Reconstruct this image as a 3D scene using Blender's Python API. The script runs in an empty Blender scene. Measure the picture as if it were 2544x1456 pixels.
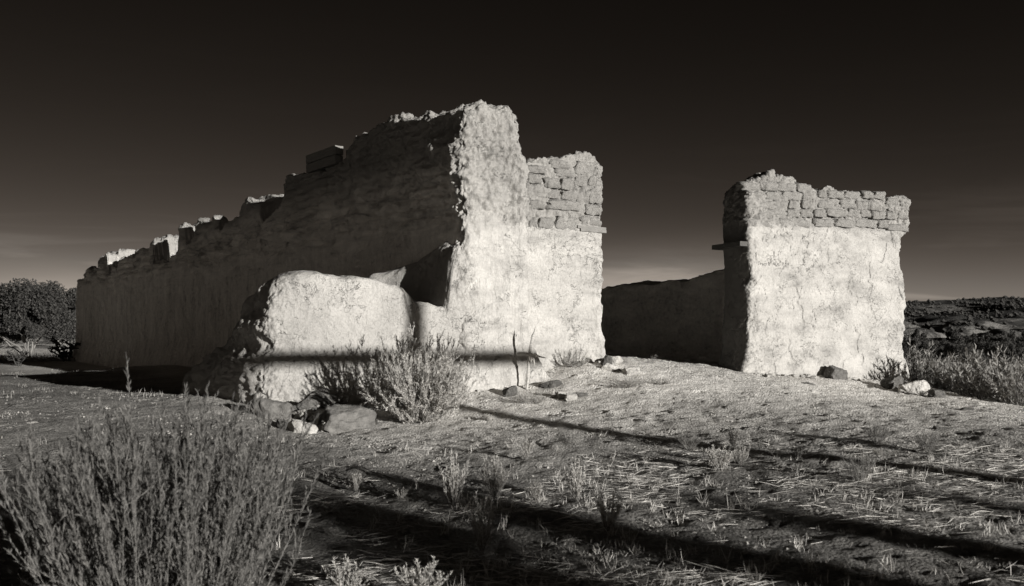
import bpy, math, random
import numpy as np
from mathutils import Vector, Matrix
from mathutils.bvhtree import BVHTree

S = bpy.context.scene
C = S.collection
R = math.radians
rnd = random.Random(7)
rng = np.random.default_rng(7)

# ------------------------------------------------------------------ camera
F, CX, HY, EYE = 2300.0, 1272.0, 835.0, 1.6      # survey of the photograph: focal length, centre column, horizon row, eye height
cam_d = bpy.data.cameras.new('camera'); cam = bpy.data.objects.new('camera', cam_d); C.objects.link(cam)
cam.location = (0, 0, EYE); cam.rotation_euler = (R(90), 0, 0)
cam_d.sensor_width = 36; cam_d.lens = 36 * F / 2544; cam_d.shift_y = (HY - 728) / 2544
cam_d.clip_start = 0.1; cam_d.clip_end = 6000
cam_d.dof.use_dof = True; cam_d.dof.focus_distance = 14.5; cam_d.dof.aperture_fstop = 3.2
S.camera = cam

# ------------------------------------------------------------------ light
SUN_AZ, SUN_EL = 43.0, 7.5                       # sun behind the camera, 43 degrees to the right
W = bpy.data.worlds.new('World'); S.world = W; W.use_nodes = True
nt = W.node_tree; nt.nodes.clear()
def N(nt, t, **k):
    n = nt.nodes.new(t)
    for a, b in k.items():
        if a.startswith('i_'):
            key = a[2:]
            n.inputs[int(key) if key.isdigit() else key.replace('_', ' ')].default_value = b
        else: setattr(n, a, b)
    return n
def LK(nt, a, b): nt.links.new(a, b)
def MATH(nt, op, a, b=None, c=None, clamp=False):
    n = nt.nodes.new('ShaderNodeMath'); n.operation = op; n.use_clamp = clamp
    for i, v in enumerate((a, b, c)):
        if v is None: continue
        if isinstance(v, (int, float)): n.inputs[i].default_value = v
        else: nt.links.new(v, n.inputs[i])
    return n.outputs[0]
sky = N(nt, 'ShaderNodeTexSky', sky_type='NISHITA', sun_disc=False, sun_elevation=R(SUN_EL), sun_rotation=R(180 - SUN_AZ), altitude=1800, air_density=1.0, dust_density=1.5, ozone_density=1.0)
sep = N(nt, 'ShaderNodeSeparateColor'); LK(nt, sky.outputs[0], sep.inputs[0])
tc = N(nt, 'ShaderNodeTexCoord'); sx = N(nt, 'ShaderNodeSeparateXYZ'); LK(nt, tc.outputs['Generated'], sx.inputs[0])
# black-and-white film behind a red filter and a graduated filter: only the red of the sky counts, darker with height
el = MATH(nt, 'MAXIMUM', sx.outputs['Z'], 0.0)
fall = MATH(nt, 'ADD', MATH(nt, 'MULTIPLY', MATH(nt, 'EXPONENT', MATH(nt, 'MULTIPLY', el, -1/0.125)), 0.50), 0.040)
fall = MATH(nt, 'ADD', fall, MATH(nt, 'MULTIPLY', MATH(nt, 'EXPONENT', MATH(nt, 'MULTIPLY', MATH(nt, 'MULTIPLY', el, el), -1/0.0040)), 0.30))
red = MATH(nt, 'MINIMUM', sep.outputs[0], 6.0)
mp = N(nt, 'ShaderNodeMapping'); mp.inputs['Scale'].default_value = (1.6, 1.6, 14); LK(nt, tc.outputs['Generated'], mp.inputs[0])
cn = N(nt, 'ShaderNodeTexNoise', i_Scale=1.7, i_Detail=5.0, i_Roughness=0.6, i_Distortion=0.6); LK(nt, mp.outputs[0], cn.inputs['Vector'])
cl = MATH(nt, 'MULTIPLY', MATH(nt, 'SUBTRACT', cn.outputs[0], 0.50, clamp=True), MATH(nt, 'EXPONENT', MATH(nt, 'MULTIPLY', el, -1/0.07)))
# thin bright cloud lying low behind the doorway
dx = MATH(nt, 'SUBTRACT', sx.outputs['X'], 0.19); dz = MATH(nt, 'SUBTRACT', el, 0.062)
gq = MATH(nt, 'ADD', MATH(nt, 'MULTIPLY', MATH(nt, 'MULTIPLY', dx, dx), -1/0.016), MATH(nt, 'MULTIPLY', MATH(nt, 'MULTIPLY', dz, dz), -1/0.0011))
dx2 = MATH(nt, 'ADD', sx.outputs['X'], 0.44); dz2 = MATH(nt, 'SUBTRACT', el, 0.045)
gq2 = MATH(nt, 'ADD', MATH(nt, 'MULTIPLY', MATH(nt, 'MULTIPLY', dx2, dx2), -1/0.0025), MATH(nt, 'MULTIPLY', MATH(nt, 'MULTIPLY', dz2, dz2), -1/0.0005))
bank = MATH(nt, 'MULTIPLY', MATH(nt, 'ADD', MATH(nt, 'EXPONENT', gq), MATH(nt, 'MULTIPLY', MATH(nt, 'EXPONENT', gq2), 0.5)), MATH(nt, 'ADD', MATH(nt, 'MULTIPLY', cn.outputs[0], 2.2), -0.25))
bank = MATH(nt, 'MULTIPLY', bank, MATH(nt, 'GREATER_THAN', sx.outputs['Y'], 0.0))
lum = MATH(nt, 'MULTIPLY', MATH(nt, 'MULTIPLY', red, fall), MATH(nt, 'ADD', MATH(nt, 'ADD', MATH(nt, 'MULTIPLY', cl, 9.0), 1.0), bank))
cmb = N(nt, 'ShaderNodeCombineColor')
LK(nt, lum, cmb.inputs[0]); LK(nt, MATH(nt, 'MULTIPLY', lum, MATH(nt, 'MINIMUM', 0.87, MATH(nt, 'ADD', 0.79, MATH(nt, 'MULTIPLY', lum, 0.04)))), cmb.inputs[1]); LK(nt, MATH(nt, 'MULTIPLY', lum, MATH(nt, 'MINIMUM', 0.745, MATH(nt, 'ADD', 0.63, MATH(nt, 'MULTIPLY', lum, 0.06)))), cmb.inputs[2])
SKY_STRENGTH = 0.05
bg = N(nt, 'ShaderNodeBackground', i_Strength=SKY_STRENGTH); LK(nt, cmb.outputs[0], bg.inputs[0])
wo = N(nt, 'ShaderNodeOutputWorld'); LK(nt, bg.outputs[0], wo.inputs[0])
sl = bpy.data.lights.new('sun', 'SUN'); sun = bpy.data.objects.new('sun', sl); C.objects.link(sun)
sl.energy = 5.0; sl.angle = R(0.53); sl.color = (1.0, 0.985, 0.955)
SD = Vector((-math.sin(R(SUN_AZ)) * math.cos(R(SUN_EL)), math.cos(R(SUN_AZ)) * math.cos(R(SUN_EL)), -math.sin(R(SUN_EL))))
sun.rotation_euler = SD.to_track_quat('-Z', 'Y').to_euler(); sun.location = (20, -20, 15)
S.view_settings.view_transform = 'Standard'; S.view_settings.look = 'None'; S.view_settings.exposure = 0.7; S.view_settings.gamma = 1.0
S.cycles.max_bounces = 5; S.cycles.diffuse_bounces = 3; S.cycles.glossy_bounces = 1; S.cycles.transparent_max_bounces = 2
S.cycles.use_denoising = True; S.cycles.denoiser = 'OPENIMAGEDENOISE'; S.cycles.denoising_input_passes = 'RGB_ALBEDO_NORMAL'; S.cycles.denoising_prefilter = 'FAST'

# ------------------------------------------------------------------ noise, meshes
def _h(ix, iy, iz, seed):
    h = (ix.astype(np.int64) * 374761393 + iy.astype(np.int64) * 668265263 + iz.astype(np.int64) * 2147483647 + seed * 1274126177) & 0xffffffff
    h = ((h ^ (h >> 13)) * 1274126177) & 0xffffffff
    h = ((h ^ (h >> 16)) * 2246822519) & 0xffffffff
    return ((h ^ (h >> 15)) & 0xffff) / 32767.5 - 1.0
def noise(P, f=1.0, seed=0):
    P = np.asarray(P, float) * f
    i = np.floor(P); t = P - i; t = t * t * (3 - 2 * t); i = i.astype(np.int64)
    x, y, z = i[..., 0], i[..., 1], i[..., 2]; tx, ty, tz = t[..., 0], t[..., 1], t[..., 2]
    r = 0
    for dx in (0, 1):
        for dy in (0, 1):
            for dz in (0, 1):
                w = (tx if dx else 1 - tx) * (ty if dy else 1 - ty) * (tz if dz else 1 - tz)
                r = r + w * _h(x + dx, y + dy, z + dz, seed)
    return r
def fbm(P, f=1.0, octv=4, seed=0, gain=0.5, lac=2.03):
    a, s = 1.0, 0
    for o in range(octv):
        s = s + a * noise(P, f * lac ** o, seed + o * 17); a *= gain
    return s
def sstep(a, b, x):
    t = np.clip((x - a) / (b - a), 0, 1); return t * t * (3 - 2 * t)

def mesh(name, V, quads=None, tris=None, smooth=True):
    V = np.asarray(V, np.float32); me = bpy.data.meshes.new(name)
    q = np.asarray(quads if quads is not None else np.zeros((0, 4)), np.int32).reshape(-1, 4)
    t = np.asarray(tris if tris is not None else np.zeros((0, 3)), np.int32).reshape(-1, 3)
    me.vertices.add(len(V)); me.vertices.foreach_set('co', V.ravel())
    me.loops.add(q.size + t.size); me.loops.foreach_set('vertex_index', np.concatenate([q.ravel(), t.ravel()]))
    me.polygons.add(len(q) + len(t))
    st = np.concatenate([np.arange(len(q)) * 4, q.size + np.arange(len(t)) * 3]).astype(np.int32)
    me.polygons.foreach_set('loop_start', st)
    me.update(calc_edges=True); me.validate()
    me.polygons.foreach_set('use_smooth', np.full(len(me.polygons), smooth)); me.update()
    return me
def link(name, me, m=None, parent=None, loc=(0, 0, 0)):
    o = bpy.data.objects.new(name, me); C.objects.link(o); o.location = loc
    if m is not None and me is not None and not me.materials: me.materials.append(m)
    if parent: o.parent = parent
    return o
def tag(o, label=None, cat=None, group=None, kind=None):
    for k, v in (('label', label), ('category', cat), ('group', group), ('kind', kind)):
        if v: o[k] = v
    return o
def thing(name, label, cat, loc, group=None, rz=0):
    o = bpy.data.objects.new(name, None); C.objects.link(o); o.location = loc; o.rotation_euler = (0, 0, rz)
    o.empty_display_size = 0.2
    return tag(o, label, cat, group)
def dup(root, loc, rz=0, scale=(1, 1, 1), label=None, group=None):
    r = root.copy(); C.objects.link(r); r.location = loc; r.rotation_euler = (0, 0, rz); r.scale = scale
    if label: r['label'] = label
    if group: r['group'] = group
    for ch in list(root.children):
        c = ch.copy(); C.objects.link(c); c.parent = r
        for g in ch.children:
            d = g.copy(); C.objects.link(d); d.parent = c
    return r
def vnormals(V, Q):
    n = np.zeros_like(V)
    fn = np.cross(V[Q[:, 2]] - V[Q[:, 0]], V[Q[:, 3]] - V[Q[:, 1]])
    for k in range(4): np.add.at(n, Q[:, k], fn)
    return n / (np.linalg.norm(n, axis=1, keepdims=True) + 1e-9)

# ------------------------------------------------------------------ materials
def newmat(name, rough=0.95):
    m = bpy.data.materials.new(name); m.use_nodes = True; nt = m.node_tree; nt.nodes.clear()
    b = N(nt, 'ShaderNodeBsdfPrincipled'); b.inputs['Roughness'].default_value = rough; b.inputs['Specular IOR Level'].default_value = 0.15
    o = N(nt, 'ShaderNodeOutputMaterial'); LK(nt, b.outputs[0], o.inputs[0])
    return m, nt, b
def tone(v): return (v, v * 0.955, v * 0.885, 1)
def ramp(nt, fac, stops):
    r = N(nt, 'ShaderNodeValToRGB'); e = r.color_ramp.elements
    while len(e) > len(stops): e.remove(e[-1])
    while len(e) < len(stops): e.new(0.5)
    for k, (p, c) in zip(e, stops): k.position = p; k.color = c if isinstance(c, tuple) else tone(c)
    LK(nt, fac, r.inputs[0]); return r.outputs[0]
def obco(nt, scale=(1, 1, 1)):
    t = N(nt, 'ShaderNodeTexCoord'); m = N(nt, 'ShaderNodeMapping'); m.inputs['Scale'].default_value = scale
    LK(nt, t.outputs['Object'], m.inputs[0]); return m.outputs[0]
def ntex(nt, vec, scale, detail=6.0, rough=0.6, dist=0.0):
    n = N(nt, 'ShaderNodeTexNoise', i_Scale=scale, i_Detail=detail, i_Roughness=rough, i_Distortion=dist); LK(nt, vec, n.inputs['Vector']); return n.outputs[0]
def bump(nt, bsdf, h, dist, strength=1.0, prev=None):
    b = N(nt, 'ShaderNodeBump', i_Strength=strength, i_Distance=dist); LK(nt, h, b.inputs['Height'])
    if prev is not None: LK(nt, prev, b.inputs['Normal'])
    LK(nt, b.outputs[0], bsdf.inputs['Normal']); return b.outputs[0]
def adobe(name, rough_v, plaster_v, zline=None, band=0.15, streak=False, crackscale=2.4, reveal_shade=None, side=None):
    m, nt, b = newmat(name)
    v = obco(nt)
    big = ntex(nt, v, 1.1, 5); fine = ntex(nt, v, 26, 6, 0.72); mid = ntex(nt, v, 6, 5, 0.65, 0.5)
    cr = ramp(nt, big, [(0.3, rough_v * 0.8), (0.7, rough_v * 1.15)])
    cp = ramp(nt, ntex(nt, obco(nt, (1, 1, 2.2)), 1.6, 6, 0.65), [(0.30, plaster_v * 0.58), (0.44, plaster_v * 0.88), (0.6, plaster_v * 1.06), (0.75, plaster_v * 1.14)])
    sp = ramp(nt, fine, [(0.26, (0.72, 0.72, 0.72, 1)), (0.38, (0.98, 0.98, 0.98, 1)), (0.75, (1.04, 1.04, 1.04, 1))])
    mixc = N(nt, 'ShaderNodeMix', data_type='RGBA')
    if zline is None: mixc.inputs[0].default_value = 0.0; zf = None
    else:
        s = N(nt, 'ShaderNodeSeparateXYZ'); LK(nt, v, s.inputs[0])
        zz = MATH(nt, 'ADD', s.outputs['Z'], MATH(nt, 'MULTIPLY', MATH(nt, 'SUBTRACT', mid, 0.5), 0.55 * band / 0.15))
        mr = N(nt, 'ShaderNodeMapRange', i_1=zline + band, i_2=zline - band); LK(nt, zz, mr.inputs[0]); zf = mr.outputs[0]
        LK(nt, zf, mixc.inputs[0])
    LK(nt, cr, mixc.inputs[6]); LK(nt, cp, mixc.inputs[7])
    mul = N(nt, 'ShaderNodeMix', data_type='RGBA', blend_type='MULTIPLY'); mul.inputs[0].default_value = 1
    src = mixc.outputs[2]
    if reveal_shade:  # doorway-side faces darkened by normal, their shade put into the colour
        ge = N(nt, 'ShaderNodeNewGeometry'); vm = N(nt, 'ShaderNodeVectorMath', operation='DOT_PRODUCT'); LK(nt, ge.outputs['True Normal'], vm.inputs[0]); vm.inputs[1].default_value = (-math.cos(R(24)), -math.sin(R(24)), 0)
        mrr = N(nt, 'ShaderNodeMapRange', i_1=0.55, i_2=0.8); LK(nt, vm.outputs['Value'], mrr.inputs[0]); mr2 = N(nt, 'ShaderNodeMix', data_type='RGBA'); LK(nt, mrr.outputs[0], mr2.inputs[0]); LK(nt, src, mr2.inputs[6]); mr2.inputs[7].default_value = tone(reveal_shade); src = mr2.outputs[2]
    if side:  # faces turned from the sun painted paler, fill light put into the colour
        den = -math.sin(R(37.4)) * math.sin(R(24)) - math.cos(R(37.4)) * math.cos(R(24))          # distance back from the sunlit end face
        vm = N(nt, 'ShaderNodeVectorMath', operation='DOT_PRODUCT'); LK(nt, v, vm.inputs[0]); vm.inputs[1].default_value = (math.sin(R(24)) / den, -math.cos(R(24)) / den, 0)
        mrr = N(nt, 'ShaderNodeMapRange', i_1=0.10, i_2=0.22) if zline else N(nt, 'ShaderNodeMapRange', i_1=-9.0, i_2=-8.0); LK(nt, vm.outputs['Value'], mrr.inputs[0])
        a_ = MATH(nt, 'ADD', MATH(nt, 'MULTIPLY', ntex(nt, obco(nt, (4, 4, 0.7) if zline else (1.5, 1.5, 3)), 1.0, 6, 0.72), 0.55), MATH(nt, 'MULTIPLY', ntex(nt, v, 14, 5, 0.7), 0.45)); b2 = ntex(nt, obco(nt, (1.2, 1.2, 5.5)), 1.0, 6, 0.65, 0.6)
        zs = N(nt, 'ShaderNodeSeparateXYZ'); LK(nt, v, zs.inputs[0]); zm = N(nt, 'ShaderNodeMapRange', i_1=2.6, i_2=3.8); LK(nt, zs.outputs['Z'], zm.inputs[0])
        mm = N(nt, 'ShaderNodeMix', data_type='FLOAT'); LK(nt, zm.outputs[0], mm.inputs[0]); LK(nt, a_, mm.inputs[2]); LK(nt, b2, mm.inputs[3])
        side_fill = ramp(nt, mm.outputs[0], [(0.33, side * 0.38), (0.46, side * 0.88), (0.62, side * 1.22)])  # dark stops: mud stains, and crevice shade painted in
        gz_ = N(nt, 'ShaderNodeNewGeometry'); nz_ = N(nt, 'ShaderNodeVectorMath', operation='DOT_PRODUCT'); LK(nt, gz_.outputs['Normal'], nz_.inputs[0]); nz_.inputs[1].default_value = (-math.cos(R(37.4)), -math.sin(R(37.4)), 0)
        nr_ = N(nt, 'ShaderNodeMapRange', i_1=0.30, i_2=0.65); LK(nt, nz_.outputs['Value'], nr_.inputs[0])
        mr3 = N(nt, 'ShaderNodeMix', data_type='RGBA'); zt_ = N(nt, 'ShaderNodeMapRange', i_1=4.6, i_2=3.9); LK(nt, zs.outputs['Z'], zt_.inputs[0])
        LK(nt, MATH(nt, 'MULTIPLY', MATH(nt, 'MULTIPLY', mrr.outputs[0], nr_.outputs[0]), zt_.outputs[0]), mr3.inputs[0]); LK(nt, src, mr3.inputs[6]); LK(nt, side_fill, mr3.inputs[7]); src = mr3.outputs[2]
    LK(nt, src, mul.inputs[6]); LK(nt, sp, mul.inputs[7]); LK(nt, mul.outputs[2], b.inputs['Base Color'])
    # chopped straw in the mud: thin ridges in several directions
    st = None
    for i, (sc, rot) in enumerate((((60, 60, 9), (0.5, 0.3, 0)), ((12, 60, 60), (0.2, 0.7, 0.4)), ((60, 14, 60), (1.1, 0.2, 0.9)))):
        t = N(nt, 'ShaderNodeTexCoord'); mp = N(nt, 'ShaderNodeMapping'); mp.inputs['Scale'].default_value = sc; mp.inputs['Rotation'].default_value = rot
        LK(nt, t.outputs['Object'], mp.inputs[0])
        n = ntex(nt, mp.outputs[0], 1.0, 2, 0.5, 0.7)
        x = MATH(nt, 'SUBTRACT', n, 0.56, clamp=True)
        st = x if st is None else MATH(nt, 'MAXIMUM', st, x)
    h = MATH(nt, 'ADD', MATH(nt, 'MULTIPLY', fine, 0.9), MATH(nt, 'MULTIPLY', st, 1.6))
    # shrinkage cracks: thin broken lines, large and small
    gate = ramp(nt, ntex(nt, v, 1.9, 3), [(0.45, (0, 0, 0, 1)), (0.6, (1, 1, 1, 1))])
    for sc_, wd, amt in ((crackscale * 0.7, 0.004, 3.5), (crackscale * 2.6, 0.005, 0.5)):
        n1 = ntex(nt, v, sc_, 5, 0.62, 0.4)
        ck = MATH(nt, 'SUBTRACT', 1.0, MATH(nt, 'DIVIDE', MATH(nt, 'ABSOLUTE', MATH(nt, 'SUBTRACT', n1, 0.5)), wd), clamp=True)
        h = MATH(nt, 'SUBTRACT', h, MATH(nt, 'MULTIPLY', MATH(nt, 'MULTIPLY', ck, gate), amt))
    if streak:
        sv = ntex(nt, obco(nt, (7, 7, 0.5)), 1.0, 5, 0.6); h = MATH(nt, 'ADD', h, MATH(nt, 'MULTIPLY', sv, 2.5))
    p = bump(nt, b, h, 0.020, 1.0)
    bump(nt, b, mid, 0.03, 0.6, p)
    return m
def simple(name, v, var=0.3, sc=8, bumpd=0.01, bsc=30, rough=0.95, stretch=(1, 1, 1), trans=0.0):
    m, nt, b = newmat(name, rough)
    co = obco(nt, stretch)
    LK(nt, ramp(nt, ntex(nt, co, sc, 5, 0.65), [(0.3, v * (1 - var)), (0.7, v * (1 + var))]), b.inputs['Base Color'])
    if bumpd: bump(nt, b, ntex(nt, co, bsc, 6, 0.7), bumpd)
    if trans: b.inputs['Subsurface Weight'].default_value = 0
    return m
def foliage(name, v, var=0.35):
    m, nt, b = newmat(name, 0.8)
    g = N(nt, 'ShaderNodeNewGeometry'); o = N(nt, 'ShaderNodeObjectInfo')
    f = MATH(nt, 'ADD', MATH(nt, 'MULTIPLY', g.outputs['Random Per Island'], 0.8), MATH(nt, 'MULTIPLY', o.outputs['Random'], 0.2))
    c = ramp(nt, f, [(0.0, v * (1 - var)), (1.0, v * (1 + var))]); LK(nt, c, b.inputs['Base Color'])
    tr = N(nt, 'ShaderNodeBsdfTranslucent'); LK(nt, c, tr.inputs[0]); mx = N(nt, 'ShaderNodeMixShader'); mx.inputs[0].default_value = 0.22
    LK(nt, b.outputs[0], mx.inputs[1]); LK(nt, tr.outputs[0], mx.inputs[2])
    LK(nt, mx.outputs[0], [n for n in nt.nodes if n.type == 'OUTPUT_MATERIAL'][0].inputs[0])
    return m
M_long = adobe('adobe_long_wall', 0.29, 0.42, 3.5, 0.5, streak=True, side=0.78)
M_low = adobe('adobe_low_wall', 0.355, 0.36)
M_pier = adobe('adobe_pier', 0.27, 0.40, 3.38, 0.06)
M_block = adobe('adobe_block', 0.27, 0.39, 3.6, 0.06, crackscale=3.2, reveal_shade=0.15)
M_brick = adobe('adobe_brick', 0.28, 0.5)
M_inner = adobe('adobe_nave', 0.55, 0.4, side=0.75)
M_wood = simple('weathered_wood', 0.36, 0.45, 3, 0.006, 6, stretch=(2, 2, 30))
M_beam = simple('weathered_beam', 0.19, 0.35, 3, 0.01, 6, stretch=(2, 30, 30))
M_stem = simple('stem_bark', 0.16, 0.3, 20, 0)
M_rockd = simple('rock_basalt', 0.12, 0.4, 7, 0.04, 14)
M_rockm = simple('rock_brown', 0.155, 0.4, 7, 0.04, 18)
M_rockp = simple('rock_pale', 0.46, 0.35, 6, 0.04, 16)
M_leaf_near_shaded = foliage('leaf_near_shaded', 0.12, 0.65)  # near rabbitbrush leaves darkened, the bush's shade put into their colour
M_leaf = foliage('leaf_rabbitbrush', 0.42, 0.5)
M_leafd = foliage('leaf_dark', 0.13)
M_sage = foliage('leaf_sage', 0.25, 0.4)
M_tree = foliage('leaf_tree', 0.045, 0.6)
M_jun = foliage('leaf_juniper', 0.06, 0.45)
M_straw = foliage('straw', 0.50, 0.55)
M_weed = foliage('weed', 0.34, 0.4)
M_ribbon = simple('ribbon_cloth', 0.6, 0.1, 5, 0)
M_scratch = simple('scratched_mud', 0.10, 0.2, 20, 0)
M_peb = simple('pebbles', 0.32, 0.5, 2, 0)

# ------------------------------------------------------------------ ground shape
def at(px, py, Y): return np.array([(px - CX) / F * Y, Y, EYE + (HY - py) / F * Y])
anch = [(-3, 5.9, -0.02), (-5, 2, -0.05), (0, 2, 0.05), (5, 2, 0.15), (0, -3, -0.1), (8, 0, 0.0), (-8, 3, 0.0), (12, 3, 0.12), (14, -3, 0.05), (-2, 4.3, 0.0),
        (8, -8, 0), (-8, -8, 0), (20, 0, 0), (-18, 0, 0.1)]
for px, py, Y in [(1310, 965, 14.0), (1180, 975, 13.9), (640, 1008, 13.0), (900, 1000, 13.4), (780, 1078, 11.5), (1272, 1100, 10.5), (1272, 1250, 7.6), (1272, 1456, 5.4), (2544, 1456, 5.0), (1900, 1456, 5.15), (1800, 1000, 12.8),
                  (1500, 985, 13.4), (2033, 1140, 9.0), (2402, 1180, 8.0), (1743, 1110, 10.0), (2544, 1195, 7.8), (2544, 1340, 6.2), (1272, 1330, 6.6), (1900, 1330, 6.4), (400, 1330, 7.2), (1372, 943, 14.7), (1430, 893, 15.0), (1500, 898, 15.4), (1660, 905, 16.4), (1800, 918, 16.7),
                  (1862, 928, 16.5), (2050, 935, 17.2), (2250, 950, 18.1), (1650, 900, 21.5), (1500, 893, 24), (2200, 1000, 15), (2300, 968, 17.5), (2420, 1000, 14.8), (2544, 1032, 12.6),
                  (0, 1000, 12.5), (300, 1010, 12.6), (0, 935, 24), (100, 905, 40), (192, 896, 34), (400, 905, 24), (0, 1200, 8.5), (400, 1100, 10.0), (540, 1040, 12.0)]:
    p = at(px, py, Y); anch.append((p[0], p[1], p[2]))
anch += [(11.5, 17, -0.1), (10.5, 13.5, 0.15), (14, 14, -0.2), (13, 22, -0.35), (20, 30, -0.5), (11, 25, -0.1), (5, 32, 0.6), (0, 45, 0.3), (30, 60, -0.7), (0, 80, 0), (-30, 60, 0.2), (-20, 20, 0.6), (-15, 45, 0.4),
         (40, 20, -0.4), (25, 12, -0.2), (-30, 30, 0.4)]
for px, Yd, z in ((300, 16, .60), (300, 20, .60), (520, 16, .66), (520, 20, .70), (0, 16, .60), (0, 20, .58), (300, 25, .62), (560, 24, .74), (-300, 18, .58)): anch.append(((px - CX) / F * Yd, Yd, z))
A_ = np.array(anch)
def _U(d): return d * d * np.log(d + 1e-6)
n_ = len(A_); K_ = _U(np.hypot(A_[:, None, 0] - A_[None, :, 0], A_[:, None, 1] - A_[None, :, 1])) + np.eye(n_) * 0.6
P_ = np.c_[np.ones(n_), A_[:, :2]]
L_ = np.block([[K_, P_], [P_.T, np.zeros((3, 3))]])
Wt = np.linalg.solve(L_, np.r_[A_[:, 2], 0, 0, 0])
def g(x, y):
    x = np.asarray(x, float); y = np.asarray(y, float); sh = np.broadcast(x, y).shape
    x = np.broadcast_to(x, sh).ravel(); y = np.broadcast_to(y, sh).ravel()
    cx_ = np.clip(x, -45, 45); cy_ = np.clip(y, -12, 85)
    out = Wt[-3] + Wt[-2] * cx_ + Wt[-1] * cy_
    for i in range(n_): out = out + Wt[i] * _U(np.hypot(cx_ - A_[i, 0], cy_ - A_[i, 1]))
    far = sstep(0, 40, np.hypot(x - cx_, y - cy_)); out = out * (1 - far) - 0.6 * far
    return np.clip(out, -1.2, 1.6).reshape(sh)
def g1(x, y): return float(g(np.array([x]), np.array([y]))[0])
def hit(px, py, y0=3.0, y1=60):
    ys = np.arange(y0, y1, 0.02); p = EYE + (HY - py) / F * ys; gz = g((px - CX) / F * ys, ys)
    k = np.argmax(p <= gz) if np.any(p <= gz) else len(ys) - 1
    return np.array([(px - CX) / F * ys[k], ys[k], gz[k]])

xs = np.concatenate([-9 - np.geomspace(0.08, 1500, 60)[::-1], np.arange(-9, 12.001, 0.045), 12 + np.geomspace(0.08, 1500, 60)])
ys = np.concatenate([3 - np.geomspace(0.08, 60, 30)[::-1], np.arange(3, 19.5, 0.045), 19.5 + np.geomspace(0.07, 3000, 110)])
X, Y = np.meshgrid(xs, ys, indexing='ij'); Z = g(X, Y)
P3 = np.stack([X, Y, np.zeros_like(X)], -1)
nearw = 1 - sstep(20, 40, Y)
rough = 0.018 * fbm(P3, 1.3, 3, 3) + nearw * (0.012 * fbm(P3, 6, 3, 5, 0.6) + 0.008 * np.abs(fbm(P3, 14, 2, 9)))
clod = sstep(0.25, 0.8, fbm(P3, 3.1, 2, 31)) * np.maximum(0, noise(P3, 17, 77)) * 0.035 * nearw
Z = Z + rough + clod
nx, ny = X.shape; idx = np.arange(nx * ny).reshape(nx, ny)
Q = np.stack([idx[:-1, :-1], idx[1:, :-1], idx[1:, 1:], idx[:-1, 1:]], -1).reshape(-1, 4)
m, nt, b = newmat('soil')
v = obco(nt)
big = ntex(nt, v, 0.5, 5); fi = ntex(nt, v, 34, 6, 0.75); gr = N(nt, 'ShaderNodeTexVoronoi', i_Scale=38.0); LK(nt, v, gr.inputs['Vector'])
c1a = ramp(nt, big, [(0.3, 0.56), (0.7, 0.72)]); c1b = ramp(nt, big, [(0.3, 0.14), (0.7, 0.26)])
sxy = N(nt, 'ShaderNodeSeparateXYZ'); LK(nt, v, sxy.inputs[0])            # trodden pale soil round the ruin, darker soil nearer by and left, partly painted-in shade
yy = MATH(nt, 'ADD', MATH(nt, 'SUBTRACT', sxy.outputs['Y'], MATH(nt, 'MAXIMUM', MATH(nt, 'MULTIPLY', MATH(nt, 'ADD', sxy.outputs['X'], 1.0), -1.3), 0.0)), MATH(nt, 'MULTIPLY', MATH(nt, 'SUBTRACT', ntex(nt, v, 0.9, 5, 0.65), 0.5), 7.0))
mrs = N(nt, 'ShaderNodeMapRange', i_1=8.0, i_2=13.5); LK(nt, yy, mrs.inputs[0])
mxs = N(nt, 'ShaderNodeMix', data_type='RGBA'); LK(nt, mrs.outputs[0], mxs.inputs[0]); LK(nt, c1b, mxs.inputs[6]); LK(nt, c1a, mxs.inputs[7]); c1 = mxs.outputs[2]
sp = ramp(nt, fi, [(0.3, (0.45, 0.45, 0.45, 1)), (0.5, (0.95, 0.95, 0.95, 1)), (0.72, (1.4, 1.4, 1.4, 1))])
mul = N(nt, 'ShaderNodeMix', data_type='RGBA', blend_type='MULTIPLY'); mul.inputs[0].default_value = 1
LK(nt, c1, mul.inputs[6]); LK(nt, sp, mul.inputs[7]); LK(nt, mul.outputs[2], b.inputs['Base Color'])
hh = MATH(nt, 'ADD', MATH(nt, 'MULTIPLY', fi, 1.0), MATH(nt, 'MULTIPLY', gr.outputs['Distance'], -0.9))
p = bump(nt, b, hh, 0.022, 1.0); bump(nt, b, ntex(nt, v, 7, 4), 0.03, 0.7, p)
M_soil = m
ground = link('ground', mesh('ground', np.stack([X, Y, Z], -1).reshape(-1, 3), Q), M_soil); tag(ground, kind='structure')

# ------------------------------------------------------------------ adobe walls
def lattice(nu, nw, nz):
    nid = lambda i, j, k: (i * (nw + 1) + j) * (nz + 1) + k
    fs = []
    def face(A, B, f, flip):
        a, b = np.meshgrid(np.arange(A), np.arange(B), indexing='ij')
        c = [f(a, b), f(a + 1, b), f(a + 1, b + 1), f(a, b + 1)]
        q = np.stack([nid(*x) for x in c], -1).reshape(-1, 4); fs.append(q[:, ::-1] if flip else q)
    o = np.zeros_like
    face(nu, nz, lambda a, b: (a, o(a), b), False)                 # front
    face(nu, nz, lambda a, b: (a, o(a) + nw, b), True)             # back
    face(nw, nz, lambda a, b: (o(a), a, b), True)                  # start
    face(nw, nz, lambda a, b: (o(a) + nu, a, b), False)            # end
    face(nu, nw, lambda a, b: (a, b, o(a) + nz), False)            # top
    q = np.concatenate(fs); u, inv = np.unique(q, return_inverse=True)
    k = u % (nz + 1); j = (u // (nz + 1)) % (nw + 1); i = u // ((nz + 1) * (nw + 1))
    return i / nu, j / nw, k / nz, inv.reshape(-1, 4).astype(np.int64)
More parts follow.
